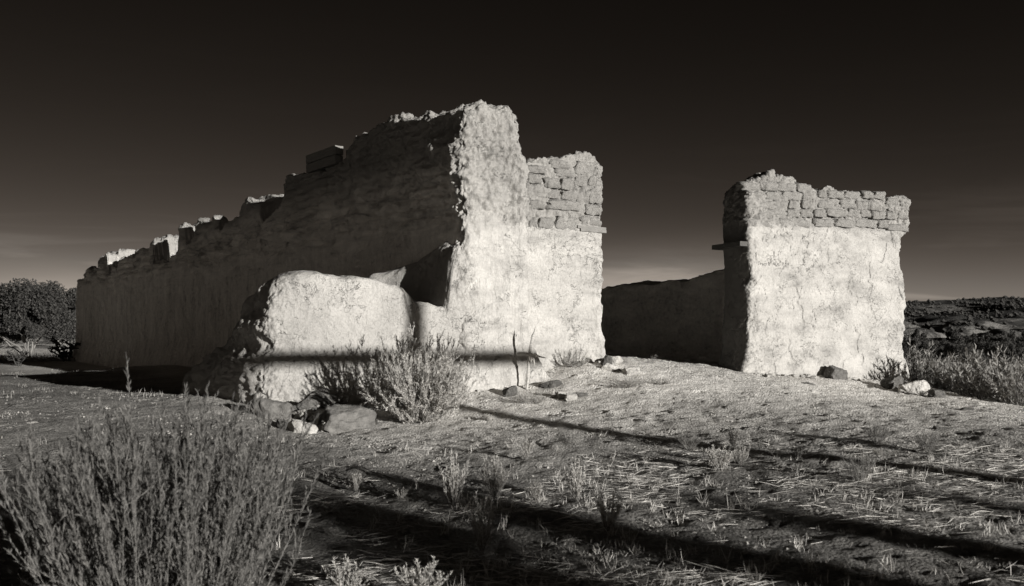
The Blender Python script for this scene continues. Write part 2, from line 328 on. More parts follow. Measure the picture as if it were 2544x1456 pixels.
def slab(O, D, T, L, TH, H, zb, nu, nw, nz, r=0.12, disp=None, warp=None, upow=1.0, mirror=False):
    """a wall: origin, direction along, direction through, length, thickness, top height H(u,w)"""
    s0, s1, s2, Q = lattice(nu, nw, nz)
    u = L * s0 ** upow; w = TH * s1; h = H(u, w); z = zb + (h - zb) * s2
    p = np.stack([u, w, z], -1)
    lo = np.stack([np.full_like(u, r), np.full_like(u, r), np.full_like(u, -9)], -1); hi = np.stack([np.full_like(u, L - r), np.full_like(u, TH - r), h - r], -1)
    c = np.clip(p, lo, np.maximum(lo, hi)); q = p - c; n = np.linalg.norm(q, axis=1); mx = np.max(np.abs(q), axis=1)
    f = np.where(n > 1e-6, mx / np.maximum(n, 1e-6), 1); p = c + q * f[:, None]
    if warp is not None: p = warp(p, s0, s1, s2)
    V = np.empty_like(p)
    V[:, 0] = O[0] + D[0] * p[:, 0] + T[0] * p[:, 1]; V[:, 1] = O[1] + D[1] * p[:, 0] + T[1] * p[:, 1]; V[:, 2] = p[:, 2]
    if (D[0] * T[1] - D[1] * T[0]) < 0: Q = Q[:, ::-1]
    nn = vnormals(V, Q)
    if disp is not None: V = V + nn * disp(p, V, nn)[:, None]
    return V, Q
def u_of(px, O, D):
    r = (px - CX) / F; return (r * O[1] - O[0]) / (D[0] - r * D[1])
def profile(pts, O, D):
    us, zs = [], []
    for px, py in pts:
        u = u_of(px, O, D); Yd = O[1] + D[1] * u; us.append(u); zs.append(EYE + (HY - py) / F * Yd)
    us = np.array(us); zs = np.array(zs); k = np.argsort(us); return us[k], zs[k]
a24, a37 = R(24), R(37.4)
FD = (math.cos(a24), math.sin(a24)); FN = (-math.sin(a24), math.cos(a24)); AD = (-math.sin(a37), math.cos(a37)); APERP = (math.cos(a37), math.sin(a37))
C0 = (-0.74, 14.0)

def rough_disp(p, V, n, zline, amp_r, amp_p, seed, courses=0.0):
    top = sstep(zline - 0.05, zline + 0.12, V[:, 2] + 0.08 * noise(V, 2, seed + 5))
    d = (0.035 * fbm(V, 0.9, 2, seed) + amp_p * (fbm(V, 5, 3, seed + 1, 0.55)) + 0.0035 * fbm(V, 22, 2, seed + 6, 0.8))
    rr = amp_r * (0.8 * fbm(V, 3.5, 4, seed + 2, 0.66) - 0.55 * np.abs(fbm(V, 9, 4, seed + 3, 0.7)))
    if np.any(courses):
        rr = rr + courses * (np.abs(np.sin(math.pi * (V[:, 2] + 0.05 * noise(V, 0.7, seed + 8)) / 0.16)) ** 0.5 - 0.7) * (0.6 + 0.6 * noise(V, 1.1, seed + 9))
    return d + rr * top
def edge_rag(V, edge_xy, rad, amp, seed):
    dd = np.hypot(V[:, 0] - edge_xy[0], V[:, 1] - edge_xy[1]); return amp * fbm(V, 4.5, 4, seed, 0.65) * (1 - sstep(rad * 0.3, rad, dd))

ruin = thing('adobe_ruin', 'tall roofless adobe church ruin with long shaded side wall and sunlit front corner', 'ruined building', (C0[0], C0[1], 0))
RL = Vector((C0[0], C0[1], 0))
def wallpart(name, V, Q, mat, root, rl, label=None):
    o = link(name, mesh(name, V - np.array(rl), Q), mat, root); 
    if label: o['label'] = label
    return o
# --- long nave wall; its end towards the camera is the tall sunlit corner
pu, pz = profile([(1150, 255), (1120, 255), (1100, 262), (1050, 278), (1000, 283), (950, 302), (900, 325), (878, 338), (868, 405), (830, 405), (760, 428), (725, 433), (712, 445), (706, 500), (690, 505)], C0, AD)
pts = list(zip(pu, pz)) + [(7.8, 4.35), (7.95, 4.78), (8.9, 4.74), (9.3, 4.45), (10.4, 4.35), (10.75, 4.72), (12.0, 4.7), (12.3, 4.25), (12.75, 4.2), (12.95, 4.72), (13.4, 4.7),
       (13.6, 3.85), (15.6, 3.72), (15.72, 4.50), (17.0, 4.40), (17.4, 4.05), (17.9, 4.3), (19.4, 4.2), (19.8, 3.85), (20.5, 3.8), (20.8, 4.5), (22.0, 4.4), (22.2, 3.95), (23.5, 4.0), (24.4, 3.75), (25.6, 3.55)]
pu = np.array([a for a, _ in pts]); pz = np.array([b for _, b in pts]); LW = 25.2
def H_long(u, w):
    h = np.interp(u, pu, pz)
    front = 1 - sstep(0.2, 1.2, u)
    h = h - front * 0.30 * sstep(0.75, 1.25, w) ** 2 - front * 0.08 * sstep(0.35, 0.0, w)
    q = np.stack([u * 1.0, w, 0 * u], -1)
    far = sstep(6.5, 8, u)
    cut = far * sstep(0.42, 0.30, w) * 0.22 * (0.5 + 0.8 * np.abs(noise(q, 0.9, 8)))
    st_ = 0
    for a, b_, wm in ((7.9, 9.0, 1.2), (12.9, 13.45, 0.66), (15.7, 17.1, 1.2), (17.8, 19.5, 0.55), (20.7, 22.1, 1.2)): st_ = st_ + sstep(a - 0.12, a + 0.08, u) * sstep(b_ + 0.25, b_ - 0.1, u) * sstep(wm + 0.1, wm, w)
    cutin = far * (1 - st_) * 0.85 * sstep(0.28, 0.42, w)
    return h + (0.05 + 0.05 * far) * fbm(q, 2.2, 3, 41) - cut * sstep(3.9, 4.3, h) - cutin
def d_long(p, V, n):
    d = rough_disp(p, V, n, 3.35, 0.085, 0.022, 100, 0.05 + 0.05 * sstep(0.3, 0.8, p[:, 0]))
    d = d + 0.06 * np.maximum(0, fbm(np.c_[V[:, :2] * 1.2, V[:, 2] * 0.12], 2.0, 3, 140)) * sstep(3.6, 2.8, V[:, 2])
    d = d * (1 - 0.45 * sstep(6, 8, p[:, 0]) * sstep(3.8, 4.1, V[:, 2]))
    d = d + edge_rag(V, C0, 0.40, 0.035, 150) + 0.02 * fbm(V, 16, 3, 152, 0.7) * (1 - sstep(0.1, 0.35, np.hypot(V[:, 0] - C0[0], V[:, 1] - C0[1]))) * sstep(1.2, 2.6, V[:, 2])
    return d
def w_long(p, s0, s1, s2):
    zrel = np.clip((p[:, 2] - 0.6) / 4.5, 0, 1)
    inner = s1 ** 2 * (1 - sstep(0.0, 0.8, p[:, 0]))
    p[:, 1] += inner * (0.10 * (1 - zrel) + 0.42 * sstep(1.9, 0.6, p[:, 2]) ** 2 - 0.14 * sstep(4.0, 4.9, p[:, 2]))     # spreading foot, narrower head
    p[:, 0] -= 0.16 * sstep(1.9, 0.7, p[:, 2]) * (1 - sstep(0, 1.0, p[:, 0]))
    p[:, 1] -= 0.20 * sstep(1.6, 0.5, p[:, 2]) * (1 - s1)                                                            # battered base along the wall
    return p
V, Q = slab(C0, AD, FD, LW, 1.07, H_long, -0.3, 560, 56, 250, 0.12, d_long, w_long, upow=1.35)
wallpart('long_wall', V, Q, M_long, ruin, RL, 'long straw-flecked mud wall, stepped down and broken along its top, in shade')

# --- low wall in front, rounded along its top
OL = (-3.46, 13.0); _e = at(1178, 0, 14.02); LD = Vector((_e[0] - OL[0], _e[1] - OL[1])); LL = LD.length; LD = tuple(LD / LL)
lu, lz = profile([(655, 790), (668, 752), (680, 722), (705, 697), (740, 680), (790, 676), (830, 685), (862, 692), (890, 687), (930, 694), (975, 705), (1010, 711), (1028, 728), (1045, 748), (1080, 756), (1100, 762), (1113, 762), (1119, 735), (1124, 690), (1132, 640), (1142, 612), (1160, 600), (1180, 596)], OL, LD)
def H_low(u, w):
    q = np.stack([u, w, 0 * u], -1)
    return np.interp(u, lu, lz) + 0.015 * fbm(q, 5, 3, 7) - 0.10 * sstep(0.35, 0.8, w) + 0.02
def w_low(p, s0, s1, s2):
    z = p[:, 2]; left = (1 - s0) ** 5
    foot = sstep(2.2, 0.75, z)
    p[:, 0] -= left * foot * (0.14 + 0.10 * s1 * foot)
    p[:, 1] += s1 * (1 - s0) ** 2.2 * (0.35 + 1.9 * sstep(2.0, 0.7, z) ** 1.2)
    p[:, 0] += left * 0.10 * sstep(1.75, 1.45, z) * sstep(1.1, 1.45, z)
    p[:, 1] -= 0.12 * sstep(1.5, 0.7, z) * (1 - s1) + 0.04 * np.sin(p[:, 0] * 1.9) * (1 - s1)
    return p
def d_low(p, V, n):
    e = 1 - sstep(0.0, 0.45, p[:, 0])
    d = 0.03 * fbm(V, 1.3, 2, 210) + 0.008 * fbm(V, 8, 4, 211, 0.6) + e * 0.055 * (fbm(V, 4, 5, 212, 0.68)) + 0.003 * fbm(V, 22, 2, 213, 0.8) + 0.05 * fbm(V, 6, 5, 218, 0.68) * sstep(LL - 0.33, LL - 0.22, p[:, 0]) * sstep(2.0, 2.3, V[:, 2])
    d = d + sstep(1.15, 0.7, V[:, 2]) * 0.03 * fbm(V, 7, 3, 215, 0.6)
    # vertical fissure near the dip in the top
    s = np.abs(p[:, 0] - (2.12 + 0.05 * np.sin(V[:, 2] * 5) - 0.10 * (V[:, 2] - 1.5))); d = d - 0.035 * np.exp(-(s / 0.018) ** 2) * sstep(1.35, 1.7, V[:, 2])
    return d
V, Q = slab(OL, LD, AD, LL + 0.05, 0.8, H_low, -0.2, 270, 56, 170, 0.16, d_low, w_low)
wallpart('low_wall', V, Q, M_low, ruin, RL, 'low round-topped sunlit mud wall with a dip near the corner')

# --- sloping remnant between the low wall and the long wall
_o = at(1112, 0, 14.15); OB = (_o[0], _o[1])
def H_but(u, w):
    h = np.interp(u, [0, 0.25, 0.6, 1.15, 1.78, 2.6, 3.3, 4.2], [2.96, 3.05, 3.0, 2.9, 2.76, 2.64, 2.45, 2.0])
    q = np.stack([u, w, 0 * u], -1)
    return h - 0.24 * (1 - np.clip(w / 0.6, 0, 1)) ** 1.5 * sstep(0.1, 1.2, u) + 0.04 * fbm(q, 4, 3, 300)
def w_but(p, s0, s1, s2):
    p[:, 1] -= (1 - s1) * (0.50 * sstep(0.5, 1.6, p[:, 0]) + 0.40 * sstep(1.8, 3.2, p[:, 0]) + 0.05 * sstep(2.0, 1.0, p[:, 2]) * sstep(0.2, 1, p[:, 0]))
    p[:, 1] += (1 - s1) * (1 - sstep(0, 0.5, p[:, 0])) * 0.12 * sstep(2.9, 2.4, p[:, 2])
    return p
def d_but(p, V, n):
    e = 1 - sstep(0.03, 0.25, p[:, 0])
    return 0.03 * fbm(V, 2, 3, 310) + e * 0.02 * (fbm(V, 5, 5, 311, 0.68)) + 0.008 * fbm(V, 14, 2, 312)
V, Q = slab(OB, AD, FD, 4.2, 0.62, H_but, -0.2, 150, 30, 110, 0.10, d_but, w_but)
wallpart('buttress', V, Q, M_low, ruin, RL, 'crumbling mud buttress sloping down from the sunlit corner, ragged at its front edge')

# --- bricks
def box_lattice(n):
    V = []; 
    s0, s1, s2, Q = lattice(*n)
    # closed bottom
    return s0, s1, s2, Q
def brick_mesh(seed):
    s0, s1, s2, Q = lattice(10, 4, 6)
    p = np.stack([s0 - .5, s1 - .5, s2 - .5], -1) * 2
    k = 6.5
    nn = (np.abs(p) ** k).sum(1) ** (1 / k); mx = np.abs(p).max(1); p = p * (mx / np.maximum(nn, 1e-6))[:, None]
    q = p * np.array([1.4, 1, 1.])
    p = p * (1 + 0.17 * fbm(q + seed * 7.7, 1.5, 4, seed, 0.7)[:, None]) + 0.10 * np.stack([fbm(q, 2.5, 2, seed + 50 + i) for i in range(3)], -1)
    return mesh('brick', p * 0.5, Q)
bricks = [brick_mesh(i) for i in range(8)]
for bm_ in bricks: bm_.materials.append(M_brick)
def lay_bricks(rects, O, D, T, root, rl, proud, depth=0.26):
    proud += 0.008
    """rects in photograph columns/rows on the wall face; each brick its own part"""
    ang = math.atan2(D[1], D[0])
    for i, (x0, y0, x1, y1) in enumerate(rects):
        xm, ym = (x0 + x1) / 2, (y0 + y1) / 2
        u = u_of(xm, O, D); Yd = O[1] + D[1] * u; w = abs(u_of(x1, O, D) - u_of(x0, O, D)); h = (y1 - y0) / F * Yd; z = EYE + (HY - ym) / F * Yd
        pr = proud + rnd.uniform(-0.022, 0.022)
        c = (O[0] + D[0] * u + T[0] * (depth / 2 - pr), O[1] + D[1] * u + T[1] * (depth / 2 - pr))
        o = link('brick', bricks[rnd.randrange(8)], None, root, (c[0] - rl[0], c[1] - rl[1], z - rl[2]))
        o.scale = (w * rnd.uniform(0.95, 1.06), depth, h * rnd.uniform(0.94, 1.08)); o.rotation_euler = (rnd.uniform(-.05, .05), rnd.uniform(-.02, .02) + 0.02, ang + rnd.uniform(-.04, .04) + (math.pi if rnd.random() < .0 else 0))
# --- stub of the front wall beside the doorway
C2 = (C0[0] + FN[0] * 0.35, C0[1] + FN[1] * 0.35)
OP = (C2[0] + FD[0] * 0.75, C2[1] + FD[1] * 0.75); LP = u_of(1495, OP, FD)
qu, qz = profile([(1255, 398), (1300, 399), (1312, 401), (1325, 394), (1345, 388), (1385, 386), (1410, 379), (1440, 376), (1465, 383), (1482, 393), (1494, 410)], OP, FD)
def H_pier(u, w):
    q = np.stack([u, w, 0 * u], -1); return np.interp(u, qu, qz) + 0.035 * fbm(q, 5, 3, 400) - 0.10 * sstep(0.4, 0.7, w)
def w_pier(p, s0, s1, s2):
    p[:, 0] += s0 ** 4 * (0.10 * sstep(1.7, 1.15, p[:, 2]) + 0.03 * np.sin(p[:, 2] * 2))
    return p
def d_pier(p, V, n):
    d = rough_disp(p, V, n, 3.38, 0.045, 0.007, 410)
    top = sstep(3.36, 3.40, V[:, 2]); d = d - 0.006 * top * (1 - top * 0) 
    # grooves below plaster line
    return d + 0.02 * s_crk(V, 415) + edge_rag(V, (OP[0] + FD[0] * LP, OP[1] + FD[1] * LP), 0.3, 0.03, 420)
def s_crk(V, seed): 
    c = np.abs(fbm(V, 2.2, 3, seed)); return -np.exp(-(c / 0.02) ** 2) * sstep(0.0, 0.5, noise(V, 1.0, seed + 3))
V, Q = slab(OP, FD, FN, LP, 0.72, H_pier, 0.3, 150, 40, 260, 0.06, d_pier, w_pier)
wallpart('front_wall_stub', V, Q, M_pier, ruin, RL, 'front wall stub with smooth pale plaster below and bare bricks above')
sc, ox, oy = .1638, 1285.3, 357.75
rp = [(145, 315, 460, 452), (560, 375, 850, 512), (880, 260, 1240, 470), (480, 240, 800, 372), (150, 455, 370, 600), (385, 520, 640, 672), (650, 520, 850, 705), (1075, 490, 1255, 640), (860, 480, 1065, 640),
      (125, 605, 390, 815), (430, 680, 650, 825), (655, 712, 890, 852), (890, 740, 1080, 892), (1085, 690, 1262, 912), (480, 850, 990, 1012), (1010, 922, 1270, 1085), (180, 850, 420, 1000), (180, 1110, 300, 1275), (310, 1110, 560, 1290), (570, 1110, 930, 1300),
      (950, 1090, 1270, 1250)]
lay_bricks([(ox + a * sc, oy + b_ * sc, ox + c * sc, oy + d * sc) for a, b_, c, d in rp], OP, FD, FN, ruin, RL, 0.02)

def beam_mesh(L, w, h, seed, nl=14):
    s0, s1, s2, Q = lattice(nl, 3, 3)
    p = np.stack([(s0 - .5) * L, (s1 - .5) * w, (s2 - .5) * h], -1)
    # close the bottom
    p += 0.05 * min(w, h) * np.stack([fbm(p * np.array([0.6, 6, 6]), 1.2, 2, seed + i) for i in range(3)], -1)
    n = len(p); bot = {}
    V = list(map(tuple, p)); 
    me = mesh('wooden_beam', p, Q)
    import bmesh
    bm = bmesh.new(); bm.from_mesh(me); be = [e for e in bm.edges if e.is_boundary]
    if be: bmesh.ops.holes_fill(bm, edges=be, sides=0)
    bmesh.ops.recalc_face_normals(bm, faces=bm.faces); bm.to_mesh(me); bm.free()
    me.polygons.foreach_set('use_smooth', [False] * len(me.polygons))
    return me
def place_beam(name, x0, x1, y0, y1, Oc, D, T, depth, wid, seed, root, rl, mat=M_beam, tilt=0.0, label=None):
    u0, u1 = u_of(x0, Oc, D), u_of(x1, Oc, D); u = (u0 + u1) / 2; Yd = Oc[1] + D[1] * u; z = EYE + (HY - (y0 + y1) / 2) / F * Yd; h = abs(y1 - y0) / F * Yd
    o = link(name, beam_mesh(abs(u1 - u0), wid, h, seed), mat, root, (Oc[0] + D[0] * u + T[0] * depth - rl[0], Oc[1] + D[1] * u + T[1] * depth - rl[1], z - rl[2]))
    o.rotation_euler = (0, tilt, math.atan2(D[1], D[0])); 
    if label: o['label'] = label
    return o
# lintel end beside the doorway (two boards), and the boards let into the top of the long wall
place_beam('lintel_board', 1432, 1502, 563, 570, OP, FD, FN, 0.06, 0.22, 11, ruin, RL, tilt=0.03)
place_beam('lintel_board', 1440, 1503, 570, 577, OP, FD, FN, 0.05, 0.20, 12, ruin, RL, tilt=0.03)
OLo = (C0[0] - APERP[0] * 0.05, C0[1] - APERP[1] * 0.05)
for x0, x1, ya, yb, sd in ((758, 831, 374, 395, 21), (758, 831, 397, 418, 22)):
    place_beam('wooden_plank', x0, x1, ya, yb, OLo, AD, APERP, 0.10, 0.16, sd, ruin, RL, label='weathered plank let into the broken top of the long wall')
place_beam('wooden_plank', 829, 872, 362, 402, OLo, AD, APERP, 0.42, 0.30, 23, ruin, RL, label='short thick plank end beside the stacked planks')
place_beam('mud_cap', 765, 872, 398, 420, OLo, AD, APERP, 0.60, 0.60, 24, ruin, RL, mat=M_long)

# --- the separate block right of the doorway
O3 = (C2[0] + FD[0] * 5.61, C2[1] + FD[1] * 5.61); L3 = u_of(2248, O3, FD)
block = thing('adobe_wall', 'freestanding pale plastered adobe block with bare bricks along its top, right of the doorway', 'ruined wall', (O3[0], O3[1], 0))
BL = Vector((O3[0], O3[1], 0))
ru, rz = profile([(1845, 470), (1856, 455), (1870, 445), (1898, 440), (1912, 430), (1921, 425), (1930, 438), (1950, 439), (1974, 441), (1988, 454), (2010, 460), (2028, 466), (2060, 461), (2085, 467), (2110, 471), (2150, 476), (2180, 483), (2200, 487), (2240, 489), (2256, 497)], O3, FD)
def H_blk(u, w):
    q = np.stack([u, w, 0 * u], -1); return np.interp(u, ru, rz) + 0.03 * fbm(q, 6, 3, 500) - 0.07 * sstep(0.35, 0.7, w)
def w_blk(p, s0, s1, s2):
    z = p[:, 2]; e = s0 ** 8
    p[:, 0] += e * (0.10 * sstep(3.5, 3.7, z) - 0.10 * sstep(3.7, 3.2, z) * sstep(2.6, 3.1, z) + 0.02 * np.sin(z * 3))
    l = (1 - s0) ** 10
    p[:, 0] += l * (0.03 * np.sin(z * 2.5 + 1) - 0.12 * sstep(1.4, 0.9, z) * (1 - s1 * .5))
    return p
def d_blk(p, V, n):
    d = rough_disp(p, V, n, 3.62, 0.045, 0.008, 510)
    d = d - 0.004 * sstep(3.60, 3.66, V[:, 2]) * (p[:, 1] < 0.3)
    # thick second coat of plaster with an edge
    coat = sstep(-0.012, 0.012, fbm(V, 1.4, 4, 520) - 0.15) * 0.014 + sstep(-0.012, 0.012, fbm(V, 2.3, 4, 540) - 0.35) * 0.012
    d = d + (0.05 + 0.04 * noise(V, 3, 533)) * sstep(1.45, 0.95, V[:, 2])
    return d + coat + 0.02 * s_crk(V, 525) + edge_rag(V, O3, 0.3, 0.03, 530) + edge_rag(V, (O3[0] + FD[0] * L3, O3[1] + FD[1] * L3), 0.3, 0.035, 531)
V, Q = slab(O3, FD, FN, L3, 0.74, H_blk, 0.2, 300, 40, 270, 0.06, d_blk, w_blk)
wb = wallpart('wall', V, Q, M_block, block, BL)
bvh = BVHTree.FromPolygons([tuple(v) for v in V], [tuple(q) for q in Q])
k, ox, oy = .1979, 1775.5, 410.75
rows = []
def row(xs_, yb, h, slope=0.012, j=6):
    for a, c in xs_:
        m_ = (a + c) / 2; yy = yb + (m_ - 430) * slope * 1.0 + rnd.uniform(-j, j) * .5
        rows.append((ox + a * k, oy + (yy - h) * k, ox + c * k, oy + yy * k))
row([(395, 690), (700, 912), (920, 1195), (1245, 1492), (1502, 1765), (1775, 2030), (2040, 2160), (2165, 2415)], 778, 105, 0.0)
rows[-1] = (ox + 2165 * k, oy + 738 * k, ox + 2418 * k, oy + 832 * k); rows[-2] = (ox + 2040 * k, oy + 690 * k, ox + 2160 * k, oy + 795 * k)
row([(405, 535), (545, 878), (885, 1060), (1070, 1222), (1235, 1378), (1385, 1655), (1665, 1810), (1815, 1958)], 662, 108, -0.004)
row([(1965, 2128), (2135, 2268), (2278, 2405)], 665, 110, 0.012)
row([(420, 722), (730, 900), (905, 1015), (1090, 1205), (1300, 1480), (1570, 1765)], 548, 108, -0.006)
row([(1772, 1912), (1915, 2055), (2160, 2305), (2312, 2432)], 540, 118, 0.022)
row([(410, 618), (628, 838), (845, 1080), (1105, 1255)], 440, 112, -0.012)
row([(1290, 1398), (1408, 1600), (1620, 1830), (1850, 1985), (1995, 2140)], 405, 100, 0.012)
row([(2150, 2300), (2308, 2425)], 478, 85, 0.01)
row([(340, 560), (570, 770), (785, 1010), (1020, 1200)], 318, 110, 0.03)
lay_bricks(rows, O3, FD, FN, block, BL, 0.035)
place_beam('lintel_board', 1784, 1880, 606, 618, (O3[0] - 0.16, O3[1] - 0.02), AD, APERP, 0.0, 0.1, 31, block, BL) if False else None
# lintel end: runs back along the side of the block, its short face flush with the front
me = beam_mesh(0.84, 0.34, 0.085, 33); zc = EYE + (HY - 606) / F * 16.6
M_beam_shaded = simple('shaded_beam', 0.09, 0.35, 3, 0.01, 6, stretch=(2, 30, 30)); o = link('lintel_board', me, M_beam_shaded, block, (O3[0] + FD[0] * -0.02 + FN[0] * 0.41 - BL.x, O3[1] + FD[1] * -0.02 + FN[1] * 0.41 - BL.y, zc)); o.rotation_euler = (0, 0.0, a24 + R(90))  # darker copy of the beam wood, the jamb's shade painted into it
o['label'] = 'wooden lintel end sticking out of the shaded side'
# scratched writing in the plaster
cu = bpy.data.curves.new('scratched_writing', 'FONT'); cu.body = 'Tracy B  AUG 7 19'; cu.size = 0.085; cu.resolution_u = 2; cu.offset = 0.0008
to = bpy.data.objects.new('tmp_text', cu); C.objects.link(to); dg = bpy.context.evaluated_depsgraph_get(); tm = bpy.data.meshes.new_from_object(to.evaluated_get(dg)); bpy.data.objects.remove(to)
import bmesh
bm = bmesh.new(); bm.from_mesh(tm); bmesh.ops.subdivide_edges(bm, edges=[e for e in bm.edges if e.calc_length() > 0.02], cuts=2); bmesh.ops.triangulate(bm, faces=bm.faces)
wx = max(v.co.x for v in bm.verts); uw0 = u_of(1880, O3, FD); uw1 = u_of(1958, O3, FD); zt = EYE + (HY - 661) / F * 16.9
for v_ in bm.verts:
    uu = uw0 + v_.co.x / wx * (uw1 - uw0); base = Vector((O3[0] + FD[0] * uu, O3[1] + FD[1] * uu, zt + v_.co.y + 0.006 * math.sin(v_.co.x * 40)))
    st_ = base - Vector((FN[0], FN[1], 0)) * 0.5; h_ = bvh.ray_cast(st_, Vector((FN[0], FN[1], 0)), 1.0)
    v_.co = (h_[0] if h_[0] is not None else base) - Vector((FN[0], FN[1], 0)) * 0.002 - BL
bm.to_mesh(tm); bm.free()
link('scratched_writing', tm, M_scratch, block)

# --- inner face of the opposite nave wall seen through the doorway
O4 = (5.95, 18.35)
su, sz = profile([(1830, 655), (1800, 666), (1740, 684), (1700, 690), (1640, 697), (1560, 707), (1500, 716), (1440, 728)], O4, AD)
def H_nv(u, w):
    q = np.stack([u, w, 0 * u], -1); return np.interp(u, su, sz) + 0.02 * fbm(q, 3, 3, 600) + 0.05 * sstep(0.1, 0.5, w)
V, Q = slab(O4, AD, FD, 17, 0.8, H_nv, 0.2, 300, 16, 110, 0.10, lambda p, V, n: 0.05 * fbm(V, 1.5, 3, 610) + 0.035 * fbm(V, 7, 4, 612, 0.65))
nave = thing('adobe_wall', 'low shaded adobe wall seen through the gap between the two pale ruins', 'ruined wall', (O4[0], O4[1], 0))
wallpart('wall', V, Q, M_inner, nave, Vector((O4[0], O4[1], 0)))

# ------------------------------------------------------------------ blades, tubes
def blades(P, Dv, L, Wd, bend=0.3, rngl=rng):
    """thin two-segment blades: base points, directions, lengths, widths"""
    n = len(P); Dv = Dv / np.linalg.norm(Dv, axis=1, keepdims=True)
    a = rngl.normal(size=(n, 3)); side = np.cross(Dv, a); side /= np.linalg.norm(side, axis=1, keepdims=True) + 1e-9
    up = np.cross(side, Dv); L = np.asarray(L).reshape(-1, 1) * np.ones((n, 1)); Wd = np.asarray(Wd).reshape(-1, 1) * np.ones((n, 1))
    bd = rngl.uniform(-bend, bend, (n, 1)) * L
    m_ = P + Dv * L * 0.5 + up * bd * 0.4; t = P + Dv * L + up * bd * -0.3
    V = np.stack([P - side * Wd * .35, P + side * Wd * .35, m_ + side * Wd * .5, m_ - side * Wd * .5, t], 1).reshape(-1, 3)
    k = np.arange(n) * 5
    return V, np.stack([k, k + 1, k + 2, k + 3], -1), np.stack([k + 3, k + 2, k + 4], -1)
def tubes(polys, radii):
    Vs, Qs, off = [], [], 0
    for pl, (r0, r1) in zip(polys, radii):
        pl = np.asarray(pl); n = len(pl); t = np.gradient(pl, axis=0); t /= np.linalg.norm(t, axis=1, keepdims=True) + 1e-9
        ref = np.array([0.31, 0.87, 0.13]); a = np.cross(t, ref); a /= np.linalg.norm(a, axis=1, keepdims=True) + 1e-9; b_ = np.cross(t, a)
        r = np.linspace(r0, r1, n)[:, None]; ring = [pl + r * (a * math.cos(x) + b_ * math.sin(x)) for x in (0, 2.094, 4.189)]
        Vs.append(np.stack(ring, 1).reshape(-1, 3)); i = np.arange(n - 1) * 3 + off
        for k_ in range(3): Qs.append(np.stack([i + k_, i + (k_ + 1) % 3, i + 3 + (k_ + 1) % 3, i + 3 + k_], -1))
        off += n * 3
    return np.concatenate(Vs), np.concatenate(Qs)
def shrub_meshes(name, h, spread, nst, twigs, leafL, leafW, dens, seed, stemr=0.006, tilt=0.9, dense_low=0.15, up=0.9, base_r=0.08, spray=0.42, bare=0.45):
    r = np.random.default_rng(seed); polys, rad = [], []; LP_, LD_, = [], []
    for s in range(nst):
        az = r.uniform(0, 2 * math.pi); tl = tilt * math.sqrt(r.uniform(0, 1)); L = h * r.uniform(0.72, 1.05) * (1 - 0.18 * tl)
        b0 = np.array([math.cos(az), math.sin(az), 0]) * base_r * r.uniform(0, 1)
        d = np.array([math.sin(tl) * math.cos(az) * spread, math.sin(tl) * math.sin(az) * spread, math.cos(tl)]); d /= np.linalg.norm(d)
        pts_ = [b0]; cur = d.copy(); n = 9
        for q in range(n):
            cur = cur + np.array([0, 0, 0.07 * up]) + r.normal(0, 0.06, 3); cur /= np.linalg.norm(cur); pts_.append(pts_[-1] + cur * L / n)
        pts_ = np.array(pts_); polys.append(pts_); rad.append((stemr, stemr * 0.35))
        segs = [(pts_, 1.0, bare)]
        for t in range(twigs):
            f = r.uniform(dense_low, 0.93); i = int(f * n); p0 = pts_[i] + (pts_[min(i + 1, n)] - pts_[i]) * (f * n - i)
            dd = pts_[min(i + 1, n)] - pts_[i]; dd /= np.linalg.norm(dd) + 1e-9; dd = dd + r.normal(0, 0.42, 3) + np.array([0, 0, 0.25 * up]); dd /= np.linalg.norm(dd)
            tl_ = L * r.uniform(0.10, 0.30) * (1.1 - 0.5 * f); q = [p0]
            for kk in range(3): dd = dd + np.array([0, 0, 0.14 * up]) + r.normal(0, 0.07, 3); dd /= np.linalg.norm(dd); q.append(q[-1] + dd * tl_ / 3)
            q = np.array(q); polys.append(q); rad.append((stemr * 0.45, stemr * 0.2)); segs.append((q, 0.3, 0.1))
        for q, frac, st_ in segs:
            Ls = np.linalg.norm(np.diff(q, axis=0), axis=1).sum(); nl = max(2, int(Ls * dens * (1 - st_)))
            ts = r.uniform(st_, 1, nl) * (len(q) - 1); i = np.minimum(ts.astype(int), len(q) - 2); f = (ts - i)[:, None]
            LP_.append(q[i] * (1 - f) + q[i + 1] * f); ax = q[i + 1] - q[i]; ax /= np.linalg.norm(ax, axis=1, keepdims=True) + 1e-9
            LD_.append(ax * 0.9 + r.normal(0, spray, (nl, 3)) + np.array([0, 0, 0.25 * up]))
    Vt, Qt = tubes(polys, rad); P = np.concatenate(LP_); Dv = np.concatenate(LD_)
    n = len(P); Vb, Qb, Tb = blades(P, Dv, leafL * r.uniform(0.5, 1.2, n), leafW * r.uniform(0.7, 1.2, n), 0.3, r)
    return mesh('stems', Vt, Qt), mesh('foliage', Vb, Qb, Tb, smooth=False)
def make_shrub(name, label, cat, loc, ms, ml, leafmat, stemmat=None, group=None, rz=0, sc_=1.0):
    t = thing(name, label, cat, loc, group, rz); s_ = sc_ if isinstance(sc_, tuple) else (sc_,) * 3; t.scale = s_
    link('stems', ms, stemmat or M_stem, t); link('foliage', ml, leafmat, t); return t
ntri = lambda me: sum(len(p.vertices) - 2 for p in me.polygons)

